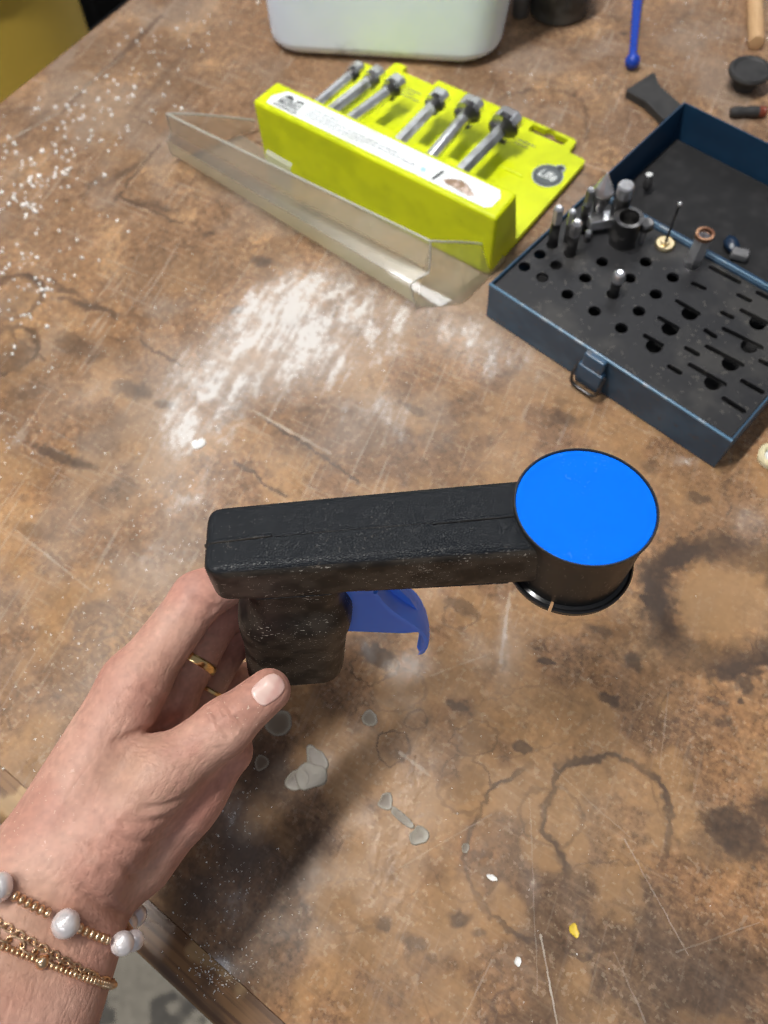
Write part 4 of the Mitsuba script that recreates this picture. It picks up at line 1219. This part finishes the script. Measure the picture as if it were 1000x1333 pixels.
# round grey badge on the panel
bc = yl(*(0.1591, 0.4514))
zi = .00605
add('drill_bit_pack__badge', yw(extrude(Point(*bc).buffer(.0118, 24).union(Point(bc[0] + .0040, bc[1] + .0115).buffer(.0040)), .0003, zi)), 'mat_grey_ink', False, label='round grey printed badge at the right end of the panel')
add('drill_bit_pack__badge__rim', yw(extrude(Point(*bc).buffer(.0108, 24).difference(Point(*bc).buffer(.0095, 24)).union(Point(bc[0] + .0040, bc[1] + .0118).buffer(.0026)), .00015, zi + .0003)), 'mat_ink', False)
plain('mat_dark_grey_ink', (.10, .115, .12), rough=.45)
add('drill_bit_pack__badge__centre', yw(extrude(Point(*bc).buffer(.0095, 24), .00012, zi + .0003)), 'mat_dark_grey_ink', False)
zi = zi + .0005
plain('mat_pale_ink', (.78, .80, .80), rough=.45)
text('Life', .0075, bc[0] - .0076, bc[1] - .0034, 'drill_bit_pack__badge__lettering', 'mat_pale_ink', True, .15, .0142)
zi = .00605
prt = []
for u, v, n in ((690, 185, 2), (525, 128, 3)):
    q = yl(*((0.1448, 0.4947) if u == 690 else (0.0679, 0.5732)))
    for i in range(n):
        prt.append(extrude(sbox(q[0], q[1] - .004 * i, q[0] + (.016, .012, .020)[i], q[1] - .004 * i + .0010), .00012, zi))
add('drill_bit_pack__panel_print', yw(cat(prt)), 'mat_dark_grey_ink', False, kind='stuff')
# the bits
for i, (a, b, r, R2) in enumerate(E_BITS):
    a, b = D(a), D(b)
    d = b - a; L = float(np.linalg.norm(d)); d /= L
    a = a - d * .02
    L += .02
    x, y, z = frame_along(d)
    key = 'forstner_bit' + (f'_{i:03d}' if i else '')
    lab = ('first and smallest steel bit from the left end of the yellow pack', 'second steel bit from the left end of the yellow pack', 'third steel bit from the left, last of the left cluster in the yellow pack',
           'fourth steel bit from the left, first of the three spaced bits in the yellow pack', 'fifth steel bit from the left with a wide dark head, in the yellow pack', 'rightmost and thickest steel bit in the yellow pack')[i]
    thing(key, lab, 'drill bit', 'drill bits in the yellow pack')
    add(key + '__shank', place(lathe([(0, 0), (r, 0), (r, L - .006), (r * .8, L - .003), (0, L - .003)], 6 if i % 2 else 24), x, y, z, a), 'mat_steel', 30)
    R2 *= .96
    r *= 1.12
    hd = m3.Manifold.cylinder(.0045, R2, R2, 32) + m3.Manifold.cylinder(.004, R2 * .55, R2, 32).translate([0, 0, -.004]) + m3.Manifold.cylinder(.003, .0012, .0002, 12).translate([0, 0, .0040])
    hd = hd - m3.Manifold.cube([R2 * 2, R2 * .8, .02], True).translate([R2 * .95, R2 * .55, .002])
    hd = hd - m3.Manifold.cube([R2 * 2, R2 * .8, .02], True).translate([-R2 * .95, -R2 * .55, .002])
    hd = hd - m3.Manifold.cylinder(.004, R2 * .86, R2 * .86, 32).translate([0, 0, .0032])
    tooth = m3.Manifold.cube([R2 * 1.7, R2 * .85, .011], True).translate([0, R2 * .45, .0065]) ^ m3.Manifold.cylinder(.02, R2, R2, 32)
    add(key + '__cutter', place(mf(tooth), x, y, z, a + d * (L - .004)), 'mat_steel', 30)
    add(key + '__head', place(mf(hd), x, y, z, a + d * (L - .004)), 'mat_dark_steel', 30)

# clear cover: a thin open trough lying before the pack
scene['mat_clear'] = {'type': 'blendbsdf', 'weight': .17,
                      'a': {'type': 'thindielectric', 'int_ior': 1.5},
                      'b': {'type': 'twosided', 'bsdf': {'type': 'roughplastic', 'diffuse_reflectance': rgb(.62, .62, .50), 'alpha': .12}}}
CO = D((-0.127, 0.5348, 0))[:2]
cx = D((0.0421, 0.3482, 0))[:2] - CO
CL = float(np.linalg.norm(cx)); cx /= CL
cy = D([-cx[1], cx[0]]); cy = cy if cy[1] > 0 else -cy


def cw(m):
    m = m.copy()
    v = m.vertices
    m.vertices = np.column_stack([CO[0] + v[:, 0] * cx[0] + v[:, 1] * cy[0], CO[1] + v[:, 0] * cx[1] + v[:, 1] * cy[1], v[:, 2]])
    return m


def sheet(rows):
    rows = np.asarray(rows, float)
    a, b = rows.shape[:2]
    i, j = np.meshgrid(np.arange(a - 1), np.arange(b - 1), indexing='ij')
    q = np.stack([i * b + j, (i + 1) * b + j, (i + 1) * b + j + 1, i * b + j + 1], -1).reshape(-1, 4)
    return trimesh.Trimesh(rows.reshape(-1, 3), np.vstack([q[:, [0, 1, 2]], q[:, [0, 2, 3]]]), process=False)


def cover_row(s, y0):
    # one cross-section: floor, rounded foot, lower band, sloping shoulder, upper wall, rim
    top, lean = .043 + .009 * s, .0015 + .0125 * s
    a = .48 * top
    return [(y0, .0012), (.014, .0012), (.0065, .0018), (.0028, .0040), (.0006, .0085), (0.0, a), (lean * .35 + .0012, a + .0022), (lean * .62 + .0030, a + .0048), (lean * .66 + .0034, a + .0075), (lean * .82 + .0034, top * .80), (lean + .0034, top)]


def cover_x(s, y, z):
    # the ends are rounded in plan on the right, slanted on the left
    xl = .006 * z / .045 + .46 * max(y, 0)
    xr = CL - .006 * z / .05 + .024 * min(1, max(0, y - .004) / .022) ** .8 * (1 - z / .09)
    return xl + (xr - xl) * s


S = np.linspace(0, 1, 15)
R0 = [[(cover_x(s_, y, z), y, z) for y, z in cover_row(s_, .054)] for s_ in S]
thing('clear_cover', 'clear plastic cover lying open on the bench against the yellow green pack', 'plastic cover')
add('clear_cover__trough', cw(sheet([r[:4] for r in R0])), 'mat_clear', 40)
add('clear_cover__front_band', cw(sheet([r[3:6] for r in R0])), 'mat_clear_reflection', 50, label='pale lower band of the clear cover front, tinted with a painted yellow reflection')
add('clear_cover__shoulder', cw(sheet([r[5:9] for r in R0])), 'mat_clear_shine', True)  # ledge added, with a metallic mix, to give the cover its highlight strip
add('clear_cover__front_wall', cw(sheet([r[8:] for r in R0])), 'mat_clear', 40)
for s_, back, zb in ((0.0, .066, .010), (1.0, .074, .012)):
    row = cover_row(s_, .054)
    tp = row[-1]
    t_ = np.linspace(0, 1, 16)
    low = [(y, z) for y, z in row[::-1]]
    bot, tops = [], []
    for q in t_:
        y = q * back
        bot.append((cover_x(s_, y, .001), y, .0012))
        yt = tp[0] + (back - tp[0]) * q
        zt_ = tp[1] + (zb - tp[1]) * q ** 1.15
        tops.append((cover_x(s_, yt, zt_), yt, zt_))
    bot, tops = np.array(bot), np.array(tops)
    add('clear_cover__end_wall', cw(sheet([bot + (tops - bot) * w_ for w_ in np.linspace(0, 1, 6)])), 'mat_clear', True)
    add('clear_cover__end_rim', cw(tube(tops, .0008, 8)), 'mat_clear_rim', True)
    crn = np.array([(cover_x(s_, y, z), y, z) for y, z in row[3:]])
    add('clear_cover__corner', cw(tube(crn, .0007, 8)), 'mat_clear_rim', True)
scene['mat_clear_rim'] = {'type': 'blendbsdf', 'weight': .6, 'a': {'type': 'thindielectric', 'int_ior': 1.5},
                          'b': {'type': 'twosided', 'bsdf': {'type': 'roughplastic', 'diffuse_reflectance': rgb(.62, .62, .56), 'alpha': .1}}}
scene['mat_clear_reflection'] = {'type': 'blendbsdf', 'weight': .52, 'a': {'type': 'thindielectric', 'int_ior': 1.5},  # pale tint stands in for the yellow pack reflected in clear plastic
                           'b': {'type': 'twosided', 'bsdf': {'type': 'roughplastic', 'diffuse_reflectance': rgb(.78, .80, .56), 'alpha': .15}}}
scene['mat_clear_shine'] = {'type': 'blendbsdf', 'weight': .22, 'a': {'type': 'thindielectric', 'int_ior': 1.5},
                            'b': {'type': 'twosided', 'bsdf': {'type': 'roughconductor', 'alpha': .16, 'specular_reflectance': rgb(.75, .76, .72)}}}
rimp = np.array([r[-1] for r in R0])
add('clear_cover__rim', cw(tube(rimp, .0009, 8)), 'mat_clear_rim', True)
tl0 = [((-0.0443, 0.4645, 0.045)), ((-0.0246, 0.4494, 0.045))]
tx0, tx1 = [float((D(q)[:2] - CO) @ cx) for q in tl0]
ty = float(np.interp((tx0 + tx1) / 2 / CL, [0, 1], [.0049, .0174]))
tabm = sheet([[(tx0 + (tx1 - tx0) * s, ty - .0012, .032), (tx0 + (tx1 - tx0) * s, ty + .0006, .046), (tx0 + (tx1 - tx0) * s, ty + .0016, .0515), (tx0 + (tx1 - tx0) * s, ty + .004, .0535)] for s in (0, .5, 1)])
add('clear_cover__snap_tab', cw(tabm), 'mat_clear_rim', 30)

# ------------------------------------------------------------------ things at the back of the bench
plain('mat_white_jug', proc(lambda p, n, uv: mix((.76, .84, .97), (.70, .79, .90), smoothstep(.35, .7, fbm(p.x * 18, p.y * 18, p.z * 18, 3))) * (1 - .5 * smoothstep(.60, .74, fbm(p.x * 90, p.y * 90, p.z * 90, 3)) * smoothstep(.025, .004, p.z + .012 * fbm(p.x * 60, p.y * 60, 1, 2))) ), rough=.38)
ja, jb = D((-0.0387, 0.6594)), D((0.1456, 0.5981))
A0, B0 = D((-0.0247, 0.6393)), D((0.1183, 0.5923))
jx = (B0 - A0); jx /= np.linalg.norm(jx)
jy = D([-jx[1], jx[0]]); jy = jy if jy[1] > 0 else -jy
JL = float((D((0.1584, 0.6261)) - A0) @ jx)
J0 = float((D((-0.0386, 0.6615)) - A0) @ jx)


def jug_ring(z, grow, r):
    g = sbox(J0 - grow * .3, -grow * .4, JL + grow * 2.2, .135 + grow).buffer(-r).buffer(r, 10)
    return g


levels = [(0.0, -.008), (.0012, -.0045), (.0035, -.001), (.007, .0006), (.012, .0014), (.05, .004), (.10, .009), (.16, .012), (.22, .013)]
rings = []
for z, g in levels:
    gq = sbox(J0 - g * .2, .16 * z + .011 * max(0, 1 - z / .012) ** 2, JL + g * 2.0, .135 + g)
    r = .030
    gq = gq.buffer(-r).buffer(r, 12)
    q = np.array(gq.exterior.coords)[:-1]
    ln = LineString(np.vstack([q, q[:1]]))
    rr = np.array([ln.interpolate(t, normalized=True).coords[0] for t in np.linspace(0, 1, 97)[:-1]])
    i0 = np.argmin(np.hypot(rr[:, 0] - J0 - .05, rr[:, 1]))
    rings.append(np.column_stack([np.roll(rr, -i0, 0), np.full(96, z)]))
rings = np.array(rings)
f = []
for i in range(len(levels) - 1):
    for j in range(96):
        a, b = i * 96 + j, i * 96 + (j + 1) % 96
        f += [[a, b, b + 96], [a, b + 96, a + 96]]
v = rings.reshape(-1, 3)
v = np.vstack([v, [[(J0 + JL) / 2, .067, 0]], [[(J0 + JL) / 2, .067, .225]]])
f += [[len(v) - 2, (j + 1) % 96, j] for j in range(96)] + [[len(v) - 1, (len(levels) - 1) * 96 + j, (len(levels) - 1) * 96 + (j + 1) % 96] for j in range(96)]
v2 = np.column_stack([A0[0] + v[:, 0] * jx[0] + v[:, 1] * jy[0], A0[1] + v[:, 0] * jx[1] + v[:, 1] * jy[1], v[:, 2] + .0004])
jug = trimesh.Trimesh(v2, f, process=False)
trimesh.repair.fix_normals(jug)
add('white_jug', jug, 'mat_white_jug', 40, 'white plastic jug with a grubby base standing behind the yellow green pack', 'jug')

c = (0.2155, 0.6534)
plain('mat_dark_pot', proc(lambda p, n, uv: mix((.030, .031, .030), (.075, .077, .073), smoothstep(.3, .7, fbm(p.x * 70, p.y * 70, p.z * 70, 3)))), rough=.45)
thing('dark_pot', 'round dark grey plastic pot standing right of the white jug', 'pot')
m = lathe([(0, 0), (.0235, 0), (.0255, .002), (.0262, .012), (.0262, .030), (.0272, .031), (.0272, .034), (.0250, .034), (.0244, .030), (.0240, .012), (0, .012)], 48); m.apply_translation([*c, .0003])
add('dark_pot__body', m, 'mat_dark_pot', 30)
for k in range(4):
    a = 4.2 + k * .55
    m = mf(rbox([-.003, -.0014, .014], [.003, .0014, .029], .001, 8)); m = place(m, (-math.sin(a), math.cos(a), 0), (math.cos(a), math.sin(a), 0), (0, 0, 1), (c[0] + .0258 * math.cos(a), c[1] + .0258 * math.sin(a), 0))
    add('dark_pot__grip_rib', m, 'mat_dark_pot', 30)
c = (0.1814, 0.6528)
plain('mat_grey_glass', (.10, .095, .09), rough=.25)
m = lathe([(0, 0), (.006, 0), (.007, .001), (.007, .016), (.005, .018), (0, .018)], 28); m.apply_translation([*c, .0003])
add('grey_bottle_cap', m, 'mat_grey_glass', 30, 'small dark grey cap squeezed between the white jug and the dark pot', 'cap')

plain('mat_rod_blue', (.012, .055, .40), rough=.3)
p0, p1 = D((0.255, 0.5643, 0.0045)), D((0.3053, 0.7147, 0.006))
thing('blue_rod', 'blue plastic rod with a ball end lying at the top right of the bench', 'rod')
add('blue_rod__shaft', tube(np.linspace(p0, p1, 12), np.interp(np.linspace(0, 1, 12), [0, .15, .35, .55, 1], [.0034, .0030, .0036, .0044, .0044]), 14), 'mat_rod_blue', True)
add('blue_rod__ball_end', ball(p0 + [0, 0, .0016], .0060), 'mat_rod_blue', True)
plain('mat_dowel', proc(lambda p, n, uv: mix((.66, .44, .24), (.52, .31, .15), fbm(p.x * 400, p.y * 22, p.z * 400, 3))), rough=.5)
p0, p1 = D((0.3573, 0.564, 0.006)), D((0.398, 0.691, 0.006))
add('wooden_dowel', tube(np.vstack([p0 + (p1 - p0) * -.004, np.linspace(p0, p1, 6)]), [.0046, .0060, .0062, .0062, .0062, .0062, .0062], 18), 'mat_dowel', 40, 'pale round wooden dowel lying at the upper right corner', 'dowel')
c = (0.3348, 0.5229)
thing('rubber_knob', 'black rubber knob with a wide round cap standing at the far right', 'knob')
m = lathe([(0, 0), (.0085, 0), (.0095, .002), (.0080, .008), (.0085, .010), (0, .010)], 32); m.apply_translation([*c, .0003])
add('rubber_knob__stem', m, 'mat_black_rubber', 30)
m = lathe([(0, .009), (.0125, .0095), (.0158, .0115), (.0166, .0135), (.0155, .0155), (.0130, .0158), (.0115, .0148), (0, .0150)], 40)
m.apply_translation([*c, .0003])
add('rubber_knob__cap', m, 'mat_black_rubber', 30)
p0, p1 = D((0.3124, 0.4919, 0.0042)), D((0.339, 0.4869, 0.0042))
thing('driver_bit', 'short black cylinder with a red banded end lying right of the blue case lid', 'driver bit')
plain('mat_red_band', (.20, .045, .022), rough=.4)
add('driver_bit__shaft', tube(np.linspace(p0, p0 + (p1 - p0) * .80, 7), [.0030, .0042, .0042, .0034, .0042, .0042, .0038], 16), 'mat_black_rubber', 30)
add('driver_bit__red_end', tube(np.linspace(p0 + (p1 - p0) * .78, p1, 5), [.0040, .0042, .0036, .0040, .0030], 16), 'mat_red_band', 30)
m = Polygon([(0.24, 0.531), (0.2679, 0.5475), (0.2673, 0.5305), (0.2772, 0.5053), (0.2595, 0.4912), (0.2516, 0.5146)]).buffer(-.0015).buffer(.0015)
add('black_leather_scrap', extrude(m, .006, .0006), 'mat_black_rubber', False, 'black flared scrap poking out behind the blue case lid', 'scrap')
c = (0.2403, 0.1948)
plain('mat_cream', (.74, .66, .42), rough=.35)
thing('cream_ring', 'small cream coloured ring lying at the right edge of the picture', 'ring washer')
t = np.linspace(0, 2 * np.pi, 41)
tor = lathe([(.0052, .001), (.0060, 0), (.0082, 0), (.0060, .0016), (.0090, .0038), (.0080, .0050), (.0060, .0050), (.0052, .0040), (.0052, .001)], 40); tor.apply_translation([*c, .0003])
add('cream_ring__rim', tor, 'mat_cream', 30)
m = lathe([(0, .0004), (.0051, .0004), (.0051, .0018), (0, .0024)], 28); m.apply_translation([*c, .0003])
add('cream_ring__white_core', m, 'mat_white_plastic', 30)

# ------------------------------------------------------------------ below and beyond the left edge of the bench
plain('mat_bucket', proc(lambda p, n, uv: mix((.78, .54, .085), (.66, .44, .07), fbm(p.x * 9, p.y * 9, p.z * 4, 3))), rough=.45)
thing('yellow_bucket', 'yellow plastic bucket standing on the floor beyond the left edge of the bench', 'bucket')
BZ = -.16
c = (-0.5621, 1.3122)
m = lathe([(0, -.62), (.150, -.62), (.205, -.012), (.218, -.010), (.220, .0), (.214, .004), (.202, .0), (.147, -.60), (0, -.60)], 72); m.apply_translation([*c, BZ])
add('yellow_bucket__tub', m, 'mat_bucket', 30)
plain('mat_black_bin', (.008, .008, .009), rough=.6)
c = (-0.4805, 1.7183)
thing('black_bin', 'black bin in the gap between the yellow bucket and the bench', 'bin')
m = mf(rbox([-.13, -.12, -.35], [.13, .12, .0], .012, 10) - rbox([-.12, -.11, -.33], [.12, .11, .1], .01, 10)); m = place(m, (.73, -.68, 0), (.68, .73, 0), (0, 0, 1), (c[0], c[1], -.5))
add('black_bin__tub', m, 'mat_black_bin', 30)
plain('mat_olive', (.10, .082, .040), rough=.6)
c = (-0.4435, 1.9785)
m = mf(rbox([-.10, -.16, -.23], [.10, .16, 0], .006, 8)); m = place(m, (.73, -.68, 0), (.68, .73, 0), (0, 0, 1), (c[0] + .04, c[1] + .05, -.62))
add('olive_box', m, 'mat_olive', 30, 'dull olive brown box on the floor past the far left corner of the bench', 'box')

# ------------------------------------------------------------------ bits of glue, chips and glinting specks on the bench
plain('mat_glue', proc(lambda p, n, uv: mix((.13, .095, .066), (.27, .24, .19), smoothstep(.00040, .00060, p.z) * .8 + .3 * fbm(p.x * 140, p.y * 140, 1, 3))), rough=.38, spec=.4)
plain('mat_glue_rim', (.40, .38, .33), rough=.25, spec=.6)


def drop(c, rx, ry, ang, h, seed, lump=.25):
    t = np.linspace(0, 2 * np.pi, 49)[:-1]
    rad = 1 + lump * (meshkit.noise(np.column_stack([np.cos(t) * 1.3 + 5 + seed, np.sin(t) * 1.3 + 5, t * 0 + seed])) - .5) * 2
    prof = [(1.0, 0), (.97, .7), (.91, 1.0), (.84, .95), (.72, .7), (.45, .55), (.2, .52)]
    v = []
    for s, z in prof:
        q = np.column_stack([np.cos(t) * rx * rad * s, np.sin(t) * ry * rad * s])
        v.append(np.column_stack([c[0] + q[:, 0] * math.cos(ang) - q[:, 1] * math.sin(ang), c[1] + q[:, 0] * math.sin(ang) + q[:, 1] * math.cos(ang), np.full(48, z * h + .0002)]))
    v = np.vstack(v + [np.array([[c[0], c[1], .52 * h + .0002]])])
    f = []
    for i in range(len(prof) - 1):
        for j in range(48):
            a, b = i * 48 + j, i * 48 + (j + 1) % 48
            f += [[a, b, b + 48], [a, b + 48, a + 48]]
    f += [[(len(prof) - 1) * 48 + j, (len(prof) - 1) * 48 + (j + 1) % 48, len(v) - 1] for j in range(48)]
    m = trimesh.Trimesh(v, f, process=False)
    if m.face_normals[:, 2].mean() < 0:
        m.invert()
    return m


GLUE = [('dried kidney shaped drop of grey glue in the shadow below the hand', [((-0.0556, 0.0576), 0.0062, 0.0083, .4), ((-0.0663, 0.0492), 0.0065, 0.0061, .2), ((-0.0596, 0.0502), 0.0082, 0.0074, .2)]),
        ('round grey drop of dried glue just below the thumb tip', [((-0.0753, 0.0791), 0.0076, 0.0072, 0)]),
        ('small pale blob of dried glue beside the palm in the shadow', [((-0.085, 0.0609), 0.0046, 0.0037, .4)]),
        ('small round grey glue drop right of the grip', [((-0.0241, 0.0754), 0.0042, 0.0042, 0)]),
        ('bone shaped smear of dried pale glue right of the kidney shaped drop', [((-0.0211, 0.0321), 0.0044, 0.0040, .3), ((-0.0142, 0.0233), 0.0076, 0.0022, -.75), ((-0.0064, 0.0137), 0.0051, 0.0047, 0)]),
        ('tiny pale green glue dot in the middle of the lower bench', [((0.0158, 0.0045), 0.0023, 0.0023, 0)])]
for i, (lab, parts) in enumerate(GLUE):
    ms = [drop(c, rx, ry, a, .0004, i * 7 + k) for k, (c, rx, ry, a) in enumerate(parts)]
    for k, m in enumerate(ms):
        m.vertices[:, 2] *= 1 + .13 * k
    add('glue_drop' + (f'_{i:03d}' if i else ''), cat(ms), 'mat_glue', 40, lab, 'glue drop')
plain('mat_white_chip', (.80, .79, .76), rough=.4)
plain('mat_yellow_chip', (.72, .52, .06), rough=.4)
for i, (lab, c, rx, ry, a, mat) in enumerate((
        ('white oval paint chip in the white dust left of the tool', (-0.1129, 0.266), 0.0048, 0.0040, .3, 'mat_white_chip'),
        ('white oblong chip on the lower bench, upper of the two white ones there', (0.0266, -0.0107), 0.0027, 0.0012, -.6, 'mat_white_chip'),
        ('round white chip near the bottom of the picture', (0.0316, -0.0477), 0.0018, 0.0018, 0, 'mat_white_chip'),
        ('yellow chip near the bottom of the picture', (0.061, -0.0382), 0.0022, 0.0030, .2, 'mat_yellow_chip'))):
    add('paint_chip' + (f'_{i:03d}' if i else ''), drop(c, rx, ry, a, .0011, 40 + i, .3), mat, 40, lab, 'paint chip')

plain('mat_speck', (.86, .85, .82), rough=.12, spec=.8, clearcoat=1.0)  # white colour stands in for glints on tiny resin droplets
CLUST = [  # centre, spread along x and y, count, size
    ((-0.2166, 0.572), .050, .040, 60, .0016), ((-0.2429, 0.5326), .030, .025, 40, .0017), ((-0.1819, 0.6024), .050, .035, 40, .0016), ((-0.241, 0.4198), .022, .04, 55, .0014),
    ((-0.2272, 0.479), .04, .04, 40, .0012), ((-0.1599, 0.3757), .04, .03, 40, .0005), ((-0.1238, 0.2325), .03, .045, 90, .0005), ((-0.2385, 0.3107), .02, .04, 40, .0006),
    ((0.1706, 0.5343), .04, .03, 26, .0007), ((0.2982, 0.5831), .06, .03, 40, .0007), ((0.075, 0.5649), .05, .01, 8, .0008), ((-0.1033, 0.037), .012, .028, 90, .00035),
    ((-0.1122, -0.0335), .010, .007, 150, .00035), ((-0.0976, -0.0071), .02, .02, 60, .0003), ((-0.0457, 0.3408), .05, .04, 110, .0004), ((0.0362, 0.0406), .09, .10, 110, .00025),
    ((-0.1814, 0.1788), .03, .05, 60, .0005), ((-0.1423, 0.6857), .06, .03, 40, .0011), ((-0.206, 0.1171), .02, .04, 30, .0005), ((-0.1169, -0.0045), .02, .02, 60, .0003)]
sp = []
tet = trimesh.creation.icosphere(1)
for c, sx, sy, n, r in CLUST:
    for _ in range(n):
        q = rng.normal(0, 1, 2) * [sx, sy] * .8 + c
        rr = r * rng.uniform(.45, 1.25)
        m = tet.copy()
        m.vertices = m.vertices * rr * rng.uniform(.6, 1.25, 3) + [q[0], q[1], rr * .35]
        a, b = q @ E1, q @ E2
        if a > -.63 and b > -.115:
            sp.append(m)
add('dust_specks', cat(sp), 'mat_speck', True, 'tiny dust and resin specks over the bench, coloured white to paint their glints', 'specks', kind='stuff')
